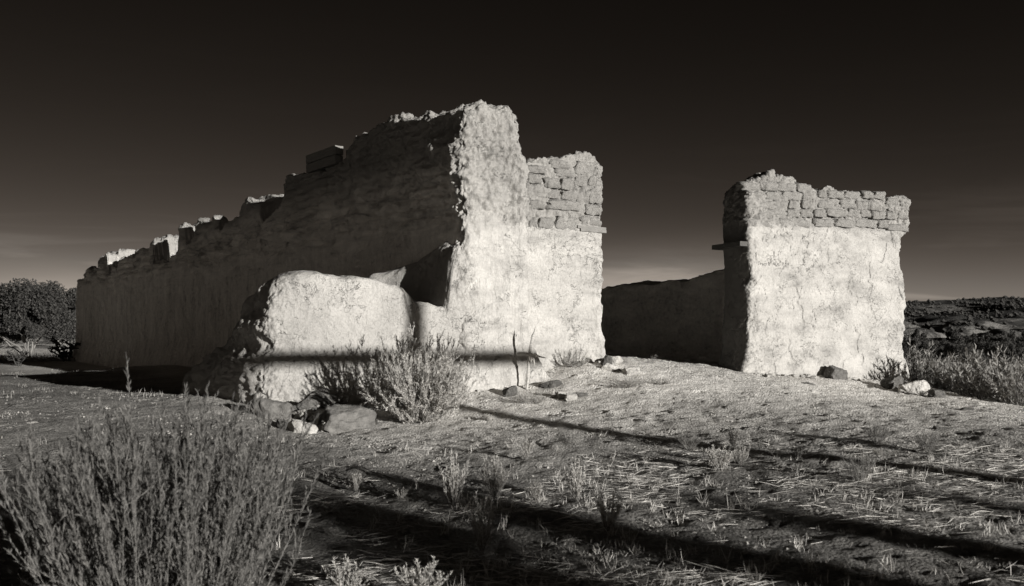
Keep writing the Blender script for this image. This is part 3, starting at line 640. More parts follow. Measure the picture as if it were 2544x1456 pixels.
# --- the two large rabbitbrush
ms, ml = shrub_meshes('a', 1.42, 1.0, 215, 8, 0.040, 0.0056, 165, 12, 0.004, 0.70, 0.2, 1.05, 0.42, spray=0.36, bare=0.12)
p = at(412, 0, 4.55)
make_shrub('rabbitbrush', 'very large feathery rabbitbrush nearest the camera, lower left', 'bush', (p[0], 4.55, g1(p[0], 4.55) - 0.03), ms, ml, M_leaf_near_shaded, sc_=(0.83, 0.83, 0.97))
p = hit(1040, 1045)
ms, ml = shrub_meshes('b', 1.22, 1.2, 150, 16, 0.040, 0.0075, 190, 23, 0.0045, 1.15, 0.02, 0.45, 0.30)
make_shrub('rabbitbrush', 'bushy sunlit rabbitbrush against the low rounded wall, half hiding it', 'bush', (p[0], p[1], p[2] - 0.03), ms, ml, M_leaf, sc_=(0.78, 0.78, 1.06))

# --- smaller shrubs: leafy, spiky, sparse
leafy = [shrub_meshes('c', 1.0, 1.05, 20 + 4 * i, 7, 0.075, 0.012, 75, 40 + i, 0.008, 0.6, 0.1, 0.9, 0.05) for i in range(4)]
spiky = [shrub_meshes('d', 1.0, 1.0, 60 + 15 * i, 2, 0.12, 0.010, 22, 60 + i, 0.006, 0.85, 0.3, 0.5, 0.1) for i in range(3)]
sparse = [shrub_meshes('e', 1.0, 0.9, 7 + 2 * i, 4, 0.09, 0.010, 26, 80 + i, 0.009, 0.75, 0.2, 0.8, 0.04) for i in range(3)]
weedy = [shrub_meshes('f', 1.0, 1.7, 42, 5, 0.11, 0.012, 42, 90 + i, 0.007, 1.15, 0.1, 0.6, 0.25) for i in range(3)]
kinds = {'leafy': (leafy, M_leaf, 'young_rabbitbrush', 'shrub'), 'spiky': (spiky, M_leafd, 'spiky_shrub', 'shrub'), 'sparse': (sparse, M_weed, 'dry_weed', 'weed'), 'weedy': (weedy, M_weed, 'tumbleweed', 'weed')}
small = [  # kind, photo column and row of the foot, height in rows, width factor, label
    ('leafy', 1125, 1262, 130, 0.8, 'tall leafy shrub just left above the lowest leafy shrub in the foreground'),
    ('leafy', 1198, 1373, 150, 0.62, 'lowest leafy shrub in the dark foreground strip, left of centre'),
    ('leafy', 1232, 1246, 112, 0.75, 'upright leafy shrub right beside the tallest foreground shrub'),
    ('leafy', 1332, 1250, 56, 0.9, 'small leafy sprig between two larger foreground shrubs'),
    ('leafy', 1432, 1250, 104, 0.75, 'leafy shrub in sunlight, just above left of the twiggy half shaded one'),
    ('leafy', 1512, 1326, 112, 0.85, 'twiggy half shaded shrub, rightmost of the leafy foreground row'),
    ('sparse', 877, 1164, 58, 0.7, 'bare forked stalks behind the flat pale stone'),
    ('leafy', 885, 1222, 52, 0.6, 'tiny sprig in front of the flat pale stone'),
    ('leafy', 1307, 1144, 58, 0.9, 'pale little shrub casting a long thin shadow to its left'),
    ('leafy', 996, 1244, 36, 1.3, 'low tuft in shade left of the tallest foreground shrub'),
    ('leafy', 1211, 1046, 20, 1.4, 'tiny leafy seedling on the long pole shadow'),
    ('spiky', 830, 1336, 28, 1.4, 'small dark tuft beside the big near rabbitbrush'),
    ('spiky', 1712, 1116, 58, 1.1, 'dark spiky shrub at the right end of the pole shadow'),
    ('leafy', 1790, 1168, 66, 1.5, 'wide leafy shrub just right of the dark spiky one'),
    ('leafy', 1838, 1155, 48, 1.3, 'low shrub touching the right side of the wide leafy one'),
    ('leafy', 1822, 1110, 46, 1.0, 'pale thin shrub behind the wide leafy pair'),
    ('spiky', 2178, 1104, 62, 1.0, 'spiky tuft farthest up the bare slope on the right'),
    ('spiky', 2306, 1122, 54, 1.0, 'spiky tuft farthest to the right on the slope'),
    ('spiky', 2136, 1197, 84, 0.85, 'largest spiky tuft on the right, nearest the straw'),
    ('sparse', 1984, 1142, 44, 0.9, 'pale forked weed between the straw patch and the slope'),
    ('weedy', 1318, 1004, 44, 1.1, 'tangled weed around the foot of the wooden cross'),
    ('weedy', 1430, 912, 52, 0.95, 'tangled weed at the foot of the plastered front wall stub'),
    ('weedy', 1560, 962, 34, 1.7, 'low spreading weed in front of the doorway stones'),
    ('weedy', 1640, 955, 22, 2.0, 'faint flat weed right of the spreading doorway weed'),
    ('sparse', 1355, 965, 62, 0.6, 'thin branching twig right beside the wooden cross'),
    ('sparse', 1620, 905, 26, 1.4, 'thin twigs on the doorway edge against the dark wall'),
    ('spiky', 545, 935, 60, 1.1, 'dark bush in the shade behind the broken left end of the low wall'),
    ('sparse', 160, 935, 26, 1.2, 'dry twig standing in the shaded ground at left'),
    ('sparse', 2080, 940, 26, 1.2, 'little weed by the dark stone under the pale block'),
    ('sparse', 1925, 930, 24, 1.2, 'little weed at the left foot of the pale block'),
    ('leafy', 2290, 985, 16, 1.5, 'little weed before the white boulder'),
    ('leafy', 2180, 1130, 18, 2.0, 'low dry weed between the spiky tufts on the right slope'),
    ('leafy', 860, 1500, 110, 1.2, 'blurred shrub top at the bottom edge, left of two'),
    ('leafy', 1050, 1510, 120, 1.4, 'blurred shrub top at the bottom edge, right of two'),
    ('sparse', 2250, 1440, 70, 0.5, 'single dry stalk standing in the dark lower right foreground'),
    ('sparse', 1160, 995, 40, 0.9, 'sprig at the right side of the bushy rabbitbrush')]
for i, (kd, px, py, hp, wf, lab) in enumerate(small):
    lst, mat, nm, cat = kinds[kd]; ms, ml = lst[i % len(lst)]
    p = hit(px, py); hm = hp / F * p[1] / 0.95
    make_shrub(nm, lab, cat, (p[0], p[1], p[2] - 0.01), ms, ml, mat, group={'leafy': 'young shrubs on the bare ground', 'spiky': 'spiky dark tufts', 'sparse': 'dry twigs', 'weedy': 'tangled weeds'}[kd], rz=rnd.uniform(0, 6), sc_=(hm * wf, hm * wf, hm))

# ------------------------------------------------------------------ rocks
def rock_mesh(seed, boxy=0.4, amp=0.16, n=3):
    import bmesh
    bm = bmesh.new(); bmesh.ops.create_icosphere(bm, subdivisions=n + 2, radius=0.5)
    V = np.array([v.co[:] for v in bm.verts]); T_ = np.array([[v.index for v in f.verts] for f in bm.faces]); bm.free()
    k = 2 + 3 * boxy; nn = (np.abs(V * 2) ** k).sum(1) ** (1 / k); V = V / nn[:, None]
    r = np.random.default_rng(seed)
    for q in range(10):                                     # a few flattened facets
        d = r.normal(size=3); d /= np.linalg.norm(d); lim = r.uniform(0.24, 0.38); s_ = V @ d; V = V - np.maximum(0, s_ - lim)[:, None] * d * 0.97
    V = V * (1 + amp * fbm(V + seed, 2.2, 4, seed))[:, None] + 0.028 * np.stack([fbm(V, 9, 2, seed + i) for i in range(3)], -1)
    return mesh('rock', V, None, T_)
rocks = [rock_mesh(i * 3 + 1, 0.2 + 0.1 * (i % 4), 0.10 + 0.05 * (i % 3)) for i in range(7)]
rocksets = {}
def rock_of(i, mat):
    if (i, mat.name) not in rocksets:
        me = rocks[i].copy(); me.materials.clear(); me.materials.append(mat); rocksets[(i, mat.name)] = me
    return rocksets[(i, mat.name)]
M3 = {'d': M_rockd, 'm': M_rockm, 'p': M_rockp}
rocklist = [  # x0,y0,x1,y1 in photograph, tone, label
    (630, 988, 716, 1046, 'm', 'large smooth rounded boulder at the left end of the pile below the low wall'),
    (665, 967, 719, 1003, 'm', 'round brown stone behind the large smooth boulder'),
    (728, 993, 779, 1022, 'm', 'angular stone in the middle of the pile below the low wall'),
    (729, 1018, 778, 1038, 'p', 'pale crumbly lump in front of the angular middle stone'),
    (765, 966, 842, 1011, 'm', 'blocky stone partly in the shadow of the bushy rabbitbrush'),
    (803, 1003, 842, 1017, 'm', 'flat stone wedged between blocky stone and biggest boulder'),
    (776, 1006, 910, 1082, 'm', 'biggest boulder, pitted and blunt, right end of the pile'),
    (714, 1042, 783, 1082, 'p', 'ragged pale lump of fallen mud before the biggest boulder'),
    (789, 1044, 824, 1078, 'p', 'small pale mud lump against the front of the biggest boulder'),
    (772, 1000, 792, 1012, 'p', 'fist sized pale stone among the pile'),
    (716, 1010, 738, 1030, 'd', 'dark small stone between the smooth boulder and the angular one'),
    (744, 1036, 772, 1056, 'm', 'brown stone tilted against the ragged mud lump'),
    (840, 985, 868, 1006, 'd', 'dark stone in the bush shadow behind the biggest boulder'),
    (612, 1000, 640, 1026, 'd', 'dark stone at the far left end of the pile'),
    (688, 1040, 714, 1062, 'm', 'low stone in front of the large smooth boulder'),
    (1246, 958, 1282, 986, 'd', 'dark stone left of the wooden cross'),
    (1271, 960, 1284, 972, 'p', 'small pale chip leaning on the dark stone by the cross'),
    (1344, 947, 1390, 966, 'd', 'long dark charred stone right behind the cross'),
    (1370, 965, 1383, 989, 'p', 'narrow white stone right of the cross'),
    (1381, 967, 1406, 991, 'p', 'angular pale stone next to the narrow white one'),
    (1399, 976, 1429, 998, 'p', 'rounded white stone at the right end of the cross cairn'),
    (1424, 974, 1456, 986, 'm', 'low half buried stone right of the white cairn stones'),
    (1386, 853, 1434, 892, 'm', 'leaning stone against the plastered front wall stub'),
    (1489, 885, 1517, 913, 'd', 'dark upright stone at the doorway corner'),
    (1508, 886, 1540, 908, 'p', 'pale stone behind the dark doorway stone'),
    (1494, 900, 1536, 923, 'p', 'pale broad stone under the dark doorway stone'),
    (1540, 907, 1590, 934, 'p', 'white stone alone right of the doorway stones'),
    (2042, 908, 2098, 947, 'd', 'dark boulder leaning on the foot of the pale block'),
    (1980, 922, 2008, 934, 'd', 'small dark stone left of the leaning boulder'),
    (2185, 933, 2237, 969, 'd', 'dark boulder at the right corner of the pale block'),
    (2236, 935, 2259, 956, 'p', 'small pale stone behind the right corner boulders'),
    (2244, 947, 2297, 984, 'p', 'large white boulder at the right corner of the pale block'),
    (2218, 960, 2234, 973, 'p', 'little white stone between the dark and the white corner boulders'),
    (2301, 962, 2346, 993, 'd', 'dark wedge shaped stone on the crest, right of the white boulder'),
    (2384, 1012, 2412, 1022, 'd', 'flat dark stone on the crest near the brush'),
    (2320, 1058, 2336, 1070, 'm', 'small pointed stone on the right slope'),
    (858, 1187, 918, 1199, 'p', 'flat pale stone lying in the foreground'),
    (1196, 1170, 1222, 1180, 'p', 'small flat pale stone behind the leafy foreground shrubs'),
    (60, 1048, 92, 1056, 'p', 'pale flake of stone on the open ground at left'),
    (1995, 948, 2022, 957, 'm', 'flat stone on the ground before the pale block')]
for i, (x0, y0, x1, y1, tn, lab) in enumerate(rocklist):
    p = hit((x0 + x1) / 2, y1 - (y1 - y0) * 0.12); Yd = p[1] + (x1 - x0) / F * p[1] * 0.25 - (0.3 if i < 10 and y1 < 1040 else 0.0)
    w = (x1 - x0) / F * Yd; h = (y1 - y0) / F * Yd; X0 = ((x0 + x1) / 2 - CX) / F * Yd
    zc = EYE + (HY - (y0 + y1) / 2) / F * Yd
    o = link('boulder' if w > 0.25 else 'stone', rock_of(i % 7, M3[tn]), None, None, (X0, Yd, zc - h * 0.12))
    o.scale = (w * 1.28, max(w, h) * 0.95, h * 1.5); o.rotation_euler = (0, rnd.uniform(-.15, .15), rnd.uniform(-.35, .35)); tag(o, lab, 'rock', 'stones lying around the ruins')

# ------------------------------------------------------------------ wooden cross with a ribbon
p = hit(1308, 966); CR = Vector(p); 
cross = thing('wooden_cross', 'crooked weathered wooden cross with a ribbon at its centre, standing before the ruin', 'cross', CR)
def px2(px, py): q = at(px, py, CR.y); return np.array([q[0] - CR.x, 0, q[2] - CR.z])
def stick(name, pl, r, seed, flat=1.0, root=cross, mat=M_wood, splint=False):
    pl = np.array(pl, float); n = 22; t = np.linspace(0, len(pl) - 1, n); i = np.minimum(t.astype(int), len(pl) - 2); f = (t - i)[:, None]; c = pl[i] * (1 - f) + pl[i + 1] * f
    rr = np.interp(np.linspace(0, 1, n), np.linspace(0, 1, len(r)), r); tg = np.gradient(c, axis=0); tg /= np.linalg.norm(tg, axis=1, keepdims=True)
    a = np.cross(tg, [0, 1, 0]); a /= np.linalg.norm(a, axis=1, keepdims=True); b_ = np.cross(tg, a); k_ = 8
    V = np.concatenate([[c[j] + rr[j] * (a[j] * math.cos(x) + flat * b_[j] * math.sin(x)) for x in np.arange(k_) * 2 * math.pi / k_] for j in range(n)])
    V = V + 0.0045 * np.stack([fbm(V, 30, 2, seed + q) for q in range(3)], -1)
    Q = [(j * k_ + q, j * k_ + (q + 1) % k_, (j + 1) * k_ + (q + 1) % k_, (j + 1) * k_ + q) for j in range(n - 1) for q in range(k_)]
    V = np.concatenate([V, [c[0] - tg[0] * 0.004, c[-1] + tg[-1] * 0.02]]); e0, e1 = len(V) - 2, len(V) - 1
    T_ = [(e0, (q + 1) % k_, q) for q in range(k_)] + [(e1, (n - 1) * k_ + q, (n - 1) * k_ + (q + 1) % k_) for q in range(k_)]
    return link(name, mesh(name, V, Q, T_, smooth=False), mat, root)
stick('upright', [px2(1309, 968), px2(1312, 930), px2(1314, 890), px2(1317, 868), px2(1324, 835), px2(1331, 812)], [0.022, 0.022, 0.020, 0.024, 0.022, 0.004], 1, 0.8)
fo = np.array([0, -0.035, 0])
stick('crossbar', [px2(1285, 878) + fo, px2(1303, 878) + fo, px2(1320, 881) + fo, px2(1338, 885) + fo, px2(1354, 889) + fo], [0.020, 0.023, 0.021, 0.018, 0.006], 2, 0.7)
rb = []
def ribbon(pts_, w):
    pts_ = np.array(pts_); t = np.gradient(pts_, axis=0); s_ = np.cross(t, [0, 1, 0]); s_ /= np.linalg.norm(s_, axis=1, keepdims=True) + 1e-9
    w = np.array(w)[:, None]; V = np.stack([pts_ - s_ * w + [0, -.006, 0], pts_ + s_ * w + [0, .006, 0]], 1).reshape(-1, 3); rb.append((V, len(pts_)))
f2 = np.array([0, -0.065, 0])
ribbon([px2(1318, 880) + f2, px2(1321, 890) + f2 * 1.2, px2(1319, 900) + f2 * 1.3], [0.010, 0.020, 0.004])
ribbon([px2(1322, 881) + f2, px2(1326, 893) + f2 * 1.2, px2(1328, 907) + f2], [0.008, 0.013, 0.003])
ribbon([px2(1321, 880) + f2, px2(1331, 880) + f2 * 1.3, px2(1337, 887) + f2 * 1.1], [0.006, 0.016, 0.010])
ribbon([px2(1321, 881) + f2, px2(1314, 888) + f2 * 1.2, px2(1317, 896) + f2 * 1.1], [0.006, 0.010, 0.006])
ribbon([px2(1317, 876) + f2, px2(1320, 881) + f2 * 1.2, px2(1324, 886) + f2], [0.012, 0.016, 0.012])
Vr, Qr, of = [], [], 0
for V, n in rb:
    Vr.append(V); Qr += [(of + 2 * j, of + 2 * j + 1, of + 2 * j + 3, of + 2 * j + 2) for j in range(n - 1)]; of += len(V)
ro = link('ribbon', mesh('ribbon', np.concatenate(Vr), Qr), M_ribbon, cross); sm = ro.modifiers.new('thickness', 'SOLIDIFY'); sm.thickness = 0.003

# ------------------------------------------------------------------ tall timber cross behind the camera whose shadow falls on the low wall
TS = 21.0; tx, ty = -1.40 + math.sin(R(SUN_AZ)) * TS, 13.72 - math.cos(R(SUN_AZ)) * TS; te = math.tan(R(SUN_EL)); gz = g1(tx, ty)
tall = thing('timber_cross', 'very tall timber cross behind the camera, casting the long thin shadow', 'cross', (tx, ty, gz))
zarm = 1.30 + TS * te - gz
me = beam_mesh(3.3 + zarm - 0.8 - 1.0, 0.20, 0.20, 51); o = link('upright', me, M_wood, tall, (0, 0, (zarm + 1.5) / 2 - 0.1)); o.scale[0] = (zarm + 1.7) / (3.3 + zarm - 1.8); o.rotation_euler = (0, R(90), 0)
me = beam_mesh(4.5, 0.16, 0.22, 52); o = link('crossbar', me, M_wood, tall, (0, 0.0, zarm)); o.rotation_euler = (0, 0, R(19)); o.location = (0.05, -0.19, zarm)

# ------------------------------------------------------------------ ground litter: straw, grass, pebbles (nobody could count them)
def scatter(n, x0, x1, y0, y1, fn, seed):
    r = np.random.default_rng(seed); X_ = r.uniform(x0, x1, n * 4); Y_ = y0 + (y1 - y0) * r.uniform(0, 1, n * 4) ** 1.25
    k_ = (np.abs(X_) < 0.60 * Y_ + 0.6) & (r.uniform(0, 1, n * 4) < fn(X_, Y_)); X_, Y_ = X_[k_][:n], Y_[k_][:n]
    return X_, Y_, g(X_, Y_), r
nz2 = lambda x, y, f, s_: fbm(np.stack([x, y, 0 * x], -1), f, 2, s_)
# lying straw
X_, Y_, Z_, r = scatter(16000, -6, 8, 4.2, 12.0, lambda x, y: np.clip(0.05 + 1.7 * nz2(x, y, 1.0, 700), 0.02, 1) * sstep(10.0, 7.4, y - 0.15 * x), 701)
n = len(X_); az = r.normal(0.15, 0.75, n); D_ = np.stack([np.cos(az), np.sin(az), r.normal(0.03, 0.10, n)], -1); sg = r.choice([-1, 1], n); D_[:, :2] *= sg[:, None]
V, Qa, Ta = blades(np.stack([X_, Y_, Z_ + 0.006 + r.uniform(0, 0.02, n)], -1), D_, r.uniform(0.04, 0.24, n) ** 1.0, r.uniform(0.0022, 0.005, n), 0.10, r)
tag(link('dry_straw', mesh('dry_straw', V, Qa, Ta, False), M_straw), 'dry straw scattered over the foreground soil', 'straw', kind='stuff')
# standing grass stubble
X_, Y_, Z_, r = scatter(900, -5, 8, 4.2, 11.5, lambda x, y: np.clip(0.2 + 1.2 * nz2(x, y, 1.1, 720), 0.02, 1) * sstep(11.5, 8.0, y), 721)
Ps, Ds, Ls, Ws = [], [], [], []
for x, y, z in zip(X_, Y_, Z_):
    k_ = r.integers(3, 14); Ps.append(np.stack([x + r.normal(0, 0.02, k_), y + r.normal(0, 0.02, k_), np.full(k_, z)], -1)); d = r.normal(0, 0.38, (k_, 3)); d[:, 2] = 1; Ds.append(d); s_ = r.uniform(0.5, 1.3); Ls.append(r.uniform(0.03, 0.12, k_) * s_); Ws.append(r.uniform(0.002, 0.0045, k_))
V, Qa, Ta = blades(np.concatenate(Ps), np.concatenate(Ds), np.concatenate(Ls), np.concatenate(Ws), 0.3, r)
tag(link('dry_grass', mesh('dry_grass', V, Qa, Ta, False), M_straw), 'short dry grass stubble standing in the foreground', 'grass', kind='stuff')
# dark low growth and crumbs
X_, Y_, Z_, r = scatter(2600, -7, 11, 4.2, 17.5, lambda x, y: np.clip(0.15 + 1.0 * nz2(x, y, 1.3, 740), 0.02, 1), 741)
Ps, Ds, Ls, Ws = [], [], [], []
for x, y, z in zip(X_, Y_, Z_):
    k_ = r.integers(6, 18); s_ = r.uniform(0.4, 1.2); Ps.append(np.stack([x + r.normal(0, 0.03 * s_, k_), y + r.normal(0, 0.03 * s_, k_), np.full(k_, z)], -1)); d = r.normal(0, 0.7, (k_, 3)); d[:, 2] = 0.7; Ds.append(d); Ls.append(r.uniform(0.015, 0.05, k_) * s_); Ws.append(r.uniform(0.003, 0.007, k_))
V, Qa, Ta = blades(np.concatenate(Ps), np.concatenate(Ds), np.concatenate(Ls), np.concatenate(Ws), 0.3, r)
tag(link('ground_cover', mesh('ground_cover', V, Qa, Ta, False), M_weed), 'tiny weeds dotted over the bare ground', 'ground cover', kind='stuff')
def pebbles(n, seed):
    X_, Y_, Z_, r = scatter(n, -8, 11, 4.2, 18, lambda x, y: np.clip(0.5 + 0.8 * nz2(x, y, 0.9, 760), 0.05, 1), seed)
    n = len(X_); s_ = 0.006 + 0.018 * r.uniform(0, 1, n) ** 3
    O8 = np.array([[1, 0, 0], [-1, 0, 0], [0, 1, 0], [0, -1, 0], [0, 0, 1], [0, 0, -1]], float); T8 = np.array([[0, 2, 4], [2, 1, 4], [1, 3, 4], [3, 0, 4], [2, 0, 5], [1, 2, 5], [3, 1, 5], [0, 3, 5]])
    V = O8[None] * r.uniform(0.6, 1.3, (n, 6, 1)) * s_[:, None, None] * np.array([1, 1, 0.6]); a = r.uniform(0, 6.3, n); c_, q_ = np.cos(a), np.sin(a)
    V = np.stack([V[..., 0] * c_[:, None] - V[..., 1] * q_[:, None], V[..., 0] * q_[:, None] + V[..., 1] * c_[:, None], V[..., 2]], -1) + np.stack([X_, Y_, Z_ + 0.004], -1)[:, None]
    return V.reshape(-1, 3), (T8[None] + (np.arange(n) * 6)[:, None, None]).reshape(-1, 3)
V, T_ = pebbles(9000, 761); tag(link('gravel', mesh('gravel', V, None, T_, False), M_peb), 'gravel and crumbs of mud on the bare ground', 'gravel', kind='stuff')

VV, TT, c_ = [], [], 0; r = np.random.default_rng(88)
Ro = rock_mesh(99, 0.5, 0.25, 0); RV = np.array([v_.co[:] for v_ in Ro.vertices]); RT = np.array([p_.vertices[:] for p_ in Ro.polygons])
for (ax, ay), (bx, by), n in (((O3[0], O3[1]), (O3[0] + FD[0] * L3, O3[1] + FD[1] * L3), 190), ((OP[0], OP[1]), (OP[0] + FD[0] * LP, OP[1] + FD[1] * LP), 70), (OL, (OL[0] + LD[0] * LL, OL[1] + LD[1] * LL), 170)):
    for q in range(n):
        t_ = r.uniform(-0.03, 1.03); o_ = 0.05 + abs(r.normal(0, 0.16)); x, y = ax + (bx - ax) * t_ - FN[0] * o_, ay + (by - ay) * t_ - FN[1] * o_; s_ = 0.02 + 0.07 * r.uniform() ** 2.5
        a = r.uniform(0, 6.3); rt = np.array([[math.cos(a), -math.sin(a), 0], [math.sin(a), math.cos(a), 0], [0, 0, 1]]); VV.append((RV * s_ * r.uniform(0.6, 1.4, 3) * np.array([1.3, 1.3, 1])) @ rt.T + [x, y, g1(x, y) + s_ * 0.15]); TT.append(RT + c_); c_ += len(RV)
tag(link('mud_rubble', mesh('mud_rubble', np.concatenate(VV), None, np.concatenate(TT), False), M_low), 'crumbs of fallen mud along the feet of the walls', 'rubble', kind='stuff')
# ------------------------------------------------------------------ straw fringe on the walls (loose chaff sticking out)
# ------------------------------------------------------------------ trees and brush
def crown(center, rad, n, leaf, seed, lumps=40, flat=0.8):
    r = np.random.default_rng(seed); c = []
    for i in range(lumps):
        d = r.normal(size=3); d /= np.linalg.norm(d); d[2] = abs(d[2]) * 1.3 - 0.45; c.append((d * rad * r.uniform(0.40, 1.02), rad.min() * r.uniform(0.14, 0.36)))
    P = []
    for q, s_ in c:
        k_ = n // lumps; d = r.normal(size=(k_, 3)); d /= np.linalg.norm(d, axis=1, keepdims=True); P.append(q + d * s_ * (r.uniform(0.35, 1.12, (k_, 1)) ** 0.6))
    P = np.concatenate(P) + center; n = len(P)
    a = r.normal(size=(n, 3)); a /= np.linalg.norm(a, axis=1, keepdims=True); b_ = np.cross(a, r.normal(size=(n, 3))); b_ /= np.linalg.norm(b_, axis=1, keepdims=True); s_ = leaf * r.uniform(0.5, 1.3, (n, 1))
    V = np.stack([P - a * s_, P + b_ * s_ * .5, P + a * s_, P - b_ * s_ * .5], 1).reshape(-1, 3)
    return mesh('crown', V, np.arange(n * 4).reshape(-1, 4), None, False)
def trunk_mesh(h, spread, r0, seed, limbs=7):
    r = np.random.default_rng(seed); polys, rad = [], []
    for i in range(limbs):
        az = r.uniform(0, 6.3); cur = np.array([math.cos(az) * spread * 0.3, math.sin(az) * spread * 0.3, 1.0]); q = [np.array([0, 0, -0.2])]
        for k_ in range(8):
            cur = cur + r.normal(0, 0.22, 3) + np.array([math.cos(az), math.sin(az), 0]) * 0.10 * spread; c2 = cur / np.linalg.norm(cur); q.append(q[-1] + c2 * h / 8)
        polys.append(q); rad.append((r0, r0 * 0.15))
    V, Q_ = tubes(polys, rad); return mesh('trunk', V, Q_)
def tree(name, label, cat, px, py, Yd, wpx, toppx, seed, mat, nleaf=16000, leaf=0.10, group=None):
    X0 = (px - CX) / F * Yd; z0 = g1(X0, Yd); zt = EYE + (HY - toppx) / F * Yd; h = zt - z0; w = wpx / F * Yd
    t = thing(name, label, cat, (X0, Yd, z0), group)
    link('trunk', trunk_mesh(h * 0.75, 0.8, 0.014 * h + 0.02, seed), M_stem, t)
    link('crown', crown(np.array([0, 0, h * 0.46]), np.array([w / 2, w / 2.4, h * 0.56]), nleaf, leaf, seed), mat, t); return t
tree('cottonwood_tree', 'broad dark round crowned tree left of the ruin', 'tree', 75, 900, 46, 290, 652, 5, M_tree, 60000, 0.07)
tree('cottonwood_tree', 'lower pale leaved tree just behind the far end of the long wall', 'tree', 175, 900, 52, 90, 742, 6, M_sage, 12000, 0.09)
tree('cottonwood_tree', 'shrubby tree at the left edge behind the round crowned one', 'tree', -30, 905, 58, 160, 745, 8, M_tree, 12000, 0.11)
# cholla cactus, dark against the wall's far corner
def cholla_mesh(h, seed, nb=16):
    r = np.random.default_rng(seed); polys, rad = [], []
    def grow(p0, d, L, rd, depth):
        q = [p0]; 
        for k_ in range(4): d = d + r.normal(0, 0.10, 3); d /= np.linalg.norm(d); q.append(q[-1] + d * L / 4)
        polys.append(q); rad.append((rd, rd * 0.75))
        if depth < 3:
            for k_ in range(r.integers(2, 5)):
                a = r.uniform(0, 6.3); dd = np.array([math.cos(a), math.sin(a), r.uniform(-0.1, 0.9)]); grow(q[r.integers(1, 5)], dd / np.linalg.norm(dd), L * 0.62, rd * 0.78, depth + 1)
    for i in range(nb // 4): a = r.uniform(0, 6.3); grow(np.array([math.cos(a) * .1, math.sin(a) * .1, 0.]), np.array([math.cos(a) * .5, math.sin(a) * .5, 1.]) / 1.12, h * 0.5, 0.035 * h, 0)
    return tubes(polys, rad)
M_cact = simple('cactus_skin', 0.05, 0.3, 8, 0)
for px, Yd, hh, lab in ((168, 33, 1.35, 'spiny branching cactus, black against the far corner of the long wall'), (48, 30, 0.75, 'low spreading cactus in front of the pale grass at the left edge')):
    V, Q_ = cholla_mesh(1.0, px); X0 = (px - CX) / F * Yd; t = thing('cholla_cactus', lab, 'cactus', (X0, Yd, g1(X0, Yd)), 'cholla cacti at left'); t.scale = (hh,) * 3; link('branches', mesh('branches', V, Q_), M_cact, t)
# pale tall grass and low brush round the foot of the left tree
def field(name, label, n, xf, yf, hgt, wid, mat, seed, cat='grass', per=10, sp=0.10):
    r = np.random.default_rng(seed); X_ = r.uniform(*xf, n); Y_ = r.uniform(*yf, n); Z_ = g(X_, Y_); k_ = per
    P = np.stack([np.repeat(X_, k_) + r.normal(0, sp, n * k_), np.repeat(Y_, k_) + r.normal(0, sp, n * k_), np.repeat(Z_, k_)], -1); d = r.normal(0, 0.3, (n * k_, 3)); d[:, 2] = 1
    V, Qa, Ta = blades(P, d, hgt * r.uniform(0.4, 1.1, n * k_) * np.repeat(r.uniform(0.5, 1.2, n), k_), wid, 0.3, r)
    return tag(link(name, mesh(name, V, Qa, Ta, False), mat), label, cat, kind='stuff')
field('tall_grass', 'pale dry grass growing at the foot of the left tree', 2500, (-26, -15), (33, 45), 0.40, 0.012, M_sage, 801)
field('tall_grass', 'sparse dry grass on the ground left of the long wall', 260, (-14, -5), (13, 30), 0.10, 0.006, M_weed, 802, per=5)

# --- sagebrush flat on the right
sage = [shrub_meshes('s', 1.0, 1.15, 40, 5, 0.11, 0.018, 55, 120 + i, 0.010, 1.0, 0.05, 0.7, 0.2) for i in range(4)]
M_sagem = M_sage
first = None; sg_spots = []
r = np.random.default_rng(33)
for k_ in range(400):
    Yd = r.uniform(15.5, 44); px = r.uniform(2255, 2620); X0 = (px - CX) / F * Yd
    crest = 9.0 + 0.0 * Yd
    if Yd < 19 and px < 2330 + (19 - Yd) * 55: continue
    if any(math.hypot(X0 - a, Yd - b_) < 0.75 for a, b_ in sg_spots): continue
    sg_spots.append((X0, Yd))
    if len(sg_spots) >= 95: break
sg_spots.sort(key=lambda q: q[1]); protos = []
sage_desc = ['nearest sagebrush beyond the crest at the right edge', 'second nearest sagebrush beyond the crest']
for i, (x, y) in enumerate(sg_spots):
    ms, ml = sage[i % 4]; hgt = r.uniform(0.75, 1.15)
    z = g1(x, y) - 0.03; sc_ = (hgt * 1.15, hgt * 1.15, hgt)
    if i < 4:
        t = make_shrub('sagebrush', 'sagebrush nearest the camera on the flat right of the ruin' if i == 0 else 'grey green sagebrush among many alike on the flat right of the ruin', 'bush', (x, y, z), ms, ml, M_sage, group='sagebrush on the flat right of the ruin', rz=r.uniform(0, 6), sc_=sc_); protos.append(t)
    else: dup(protos[i % 4], (x, y, z), r.uniform(0, 6), sc_, 'grey green sagebrush among many alike on the flat right of the ruin')
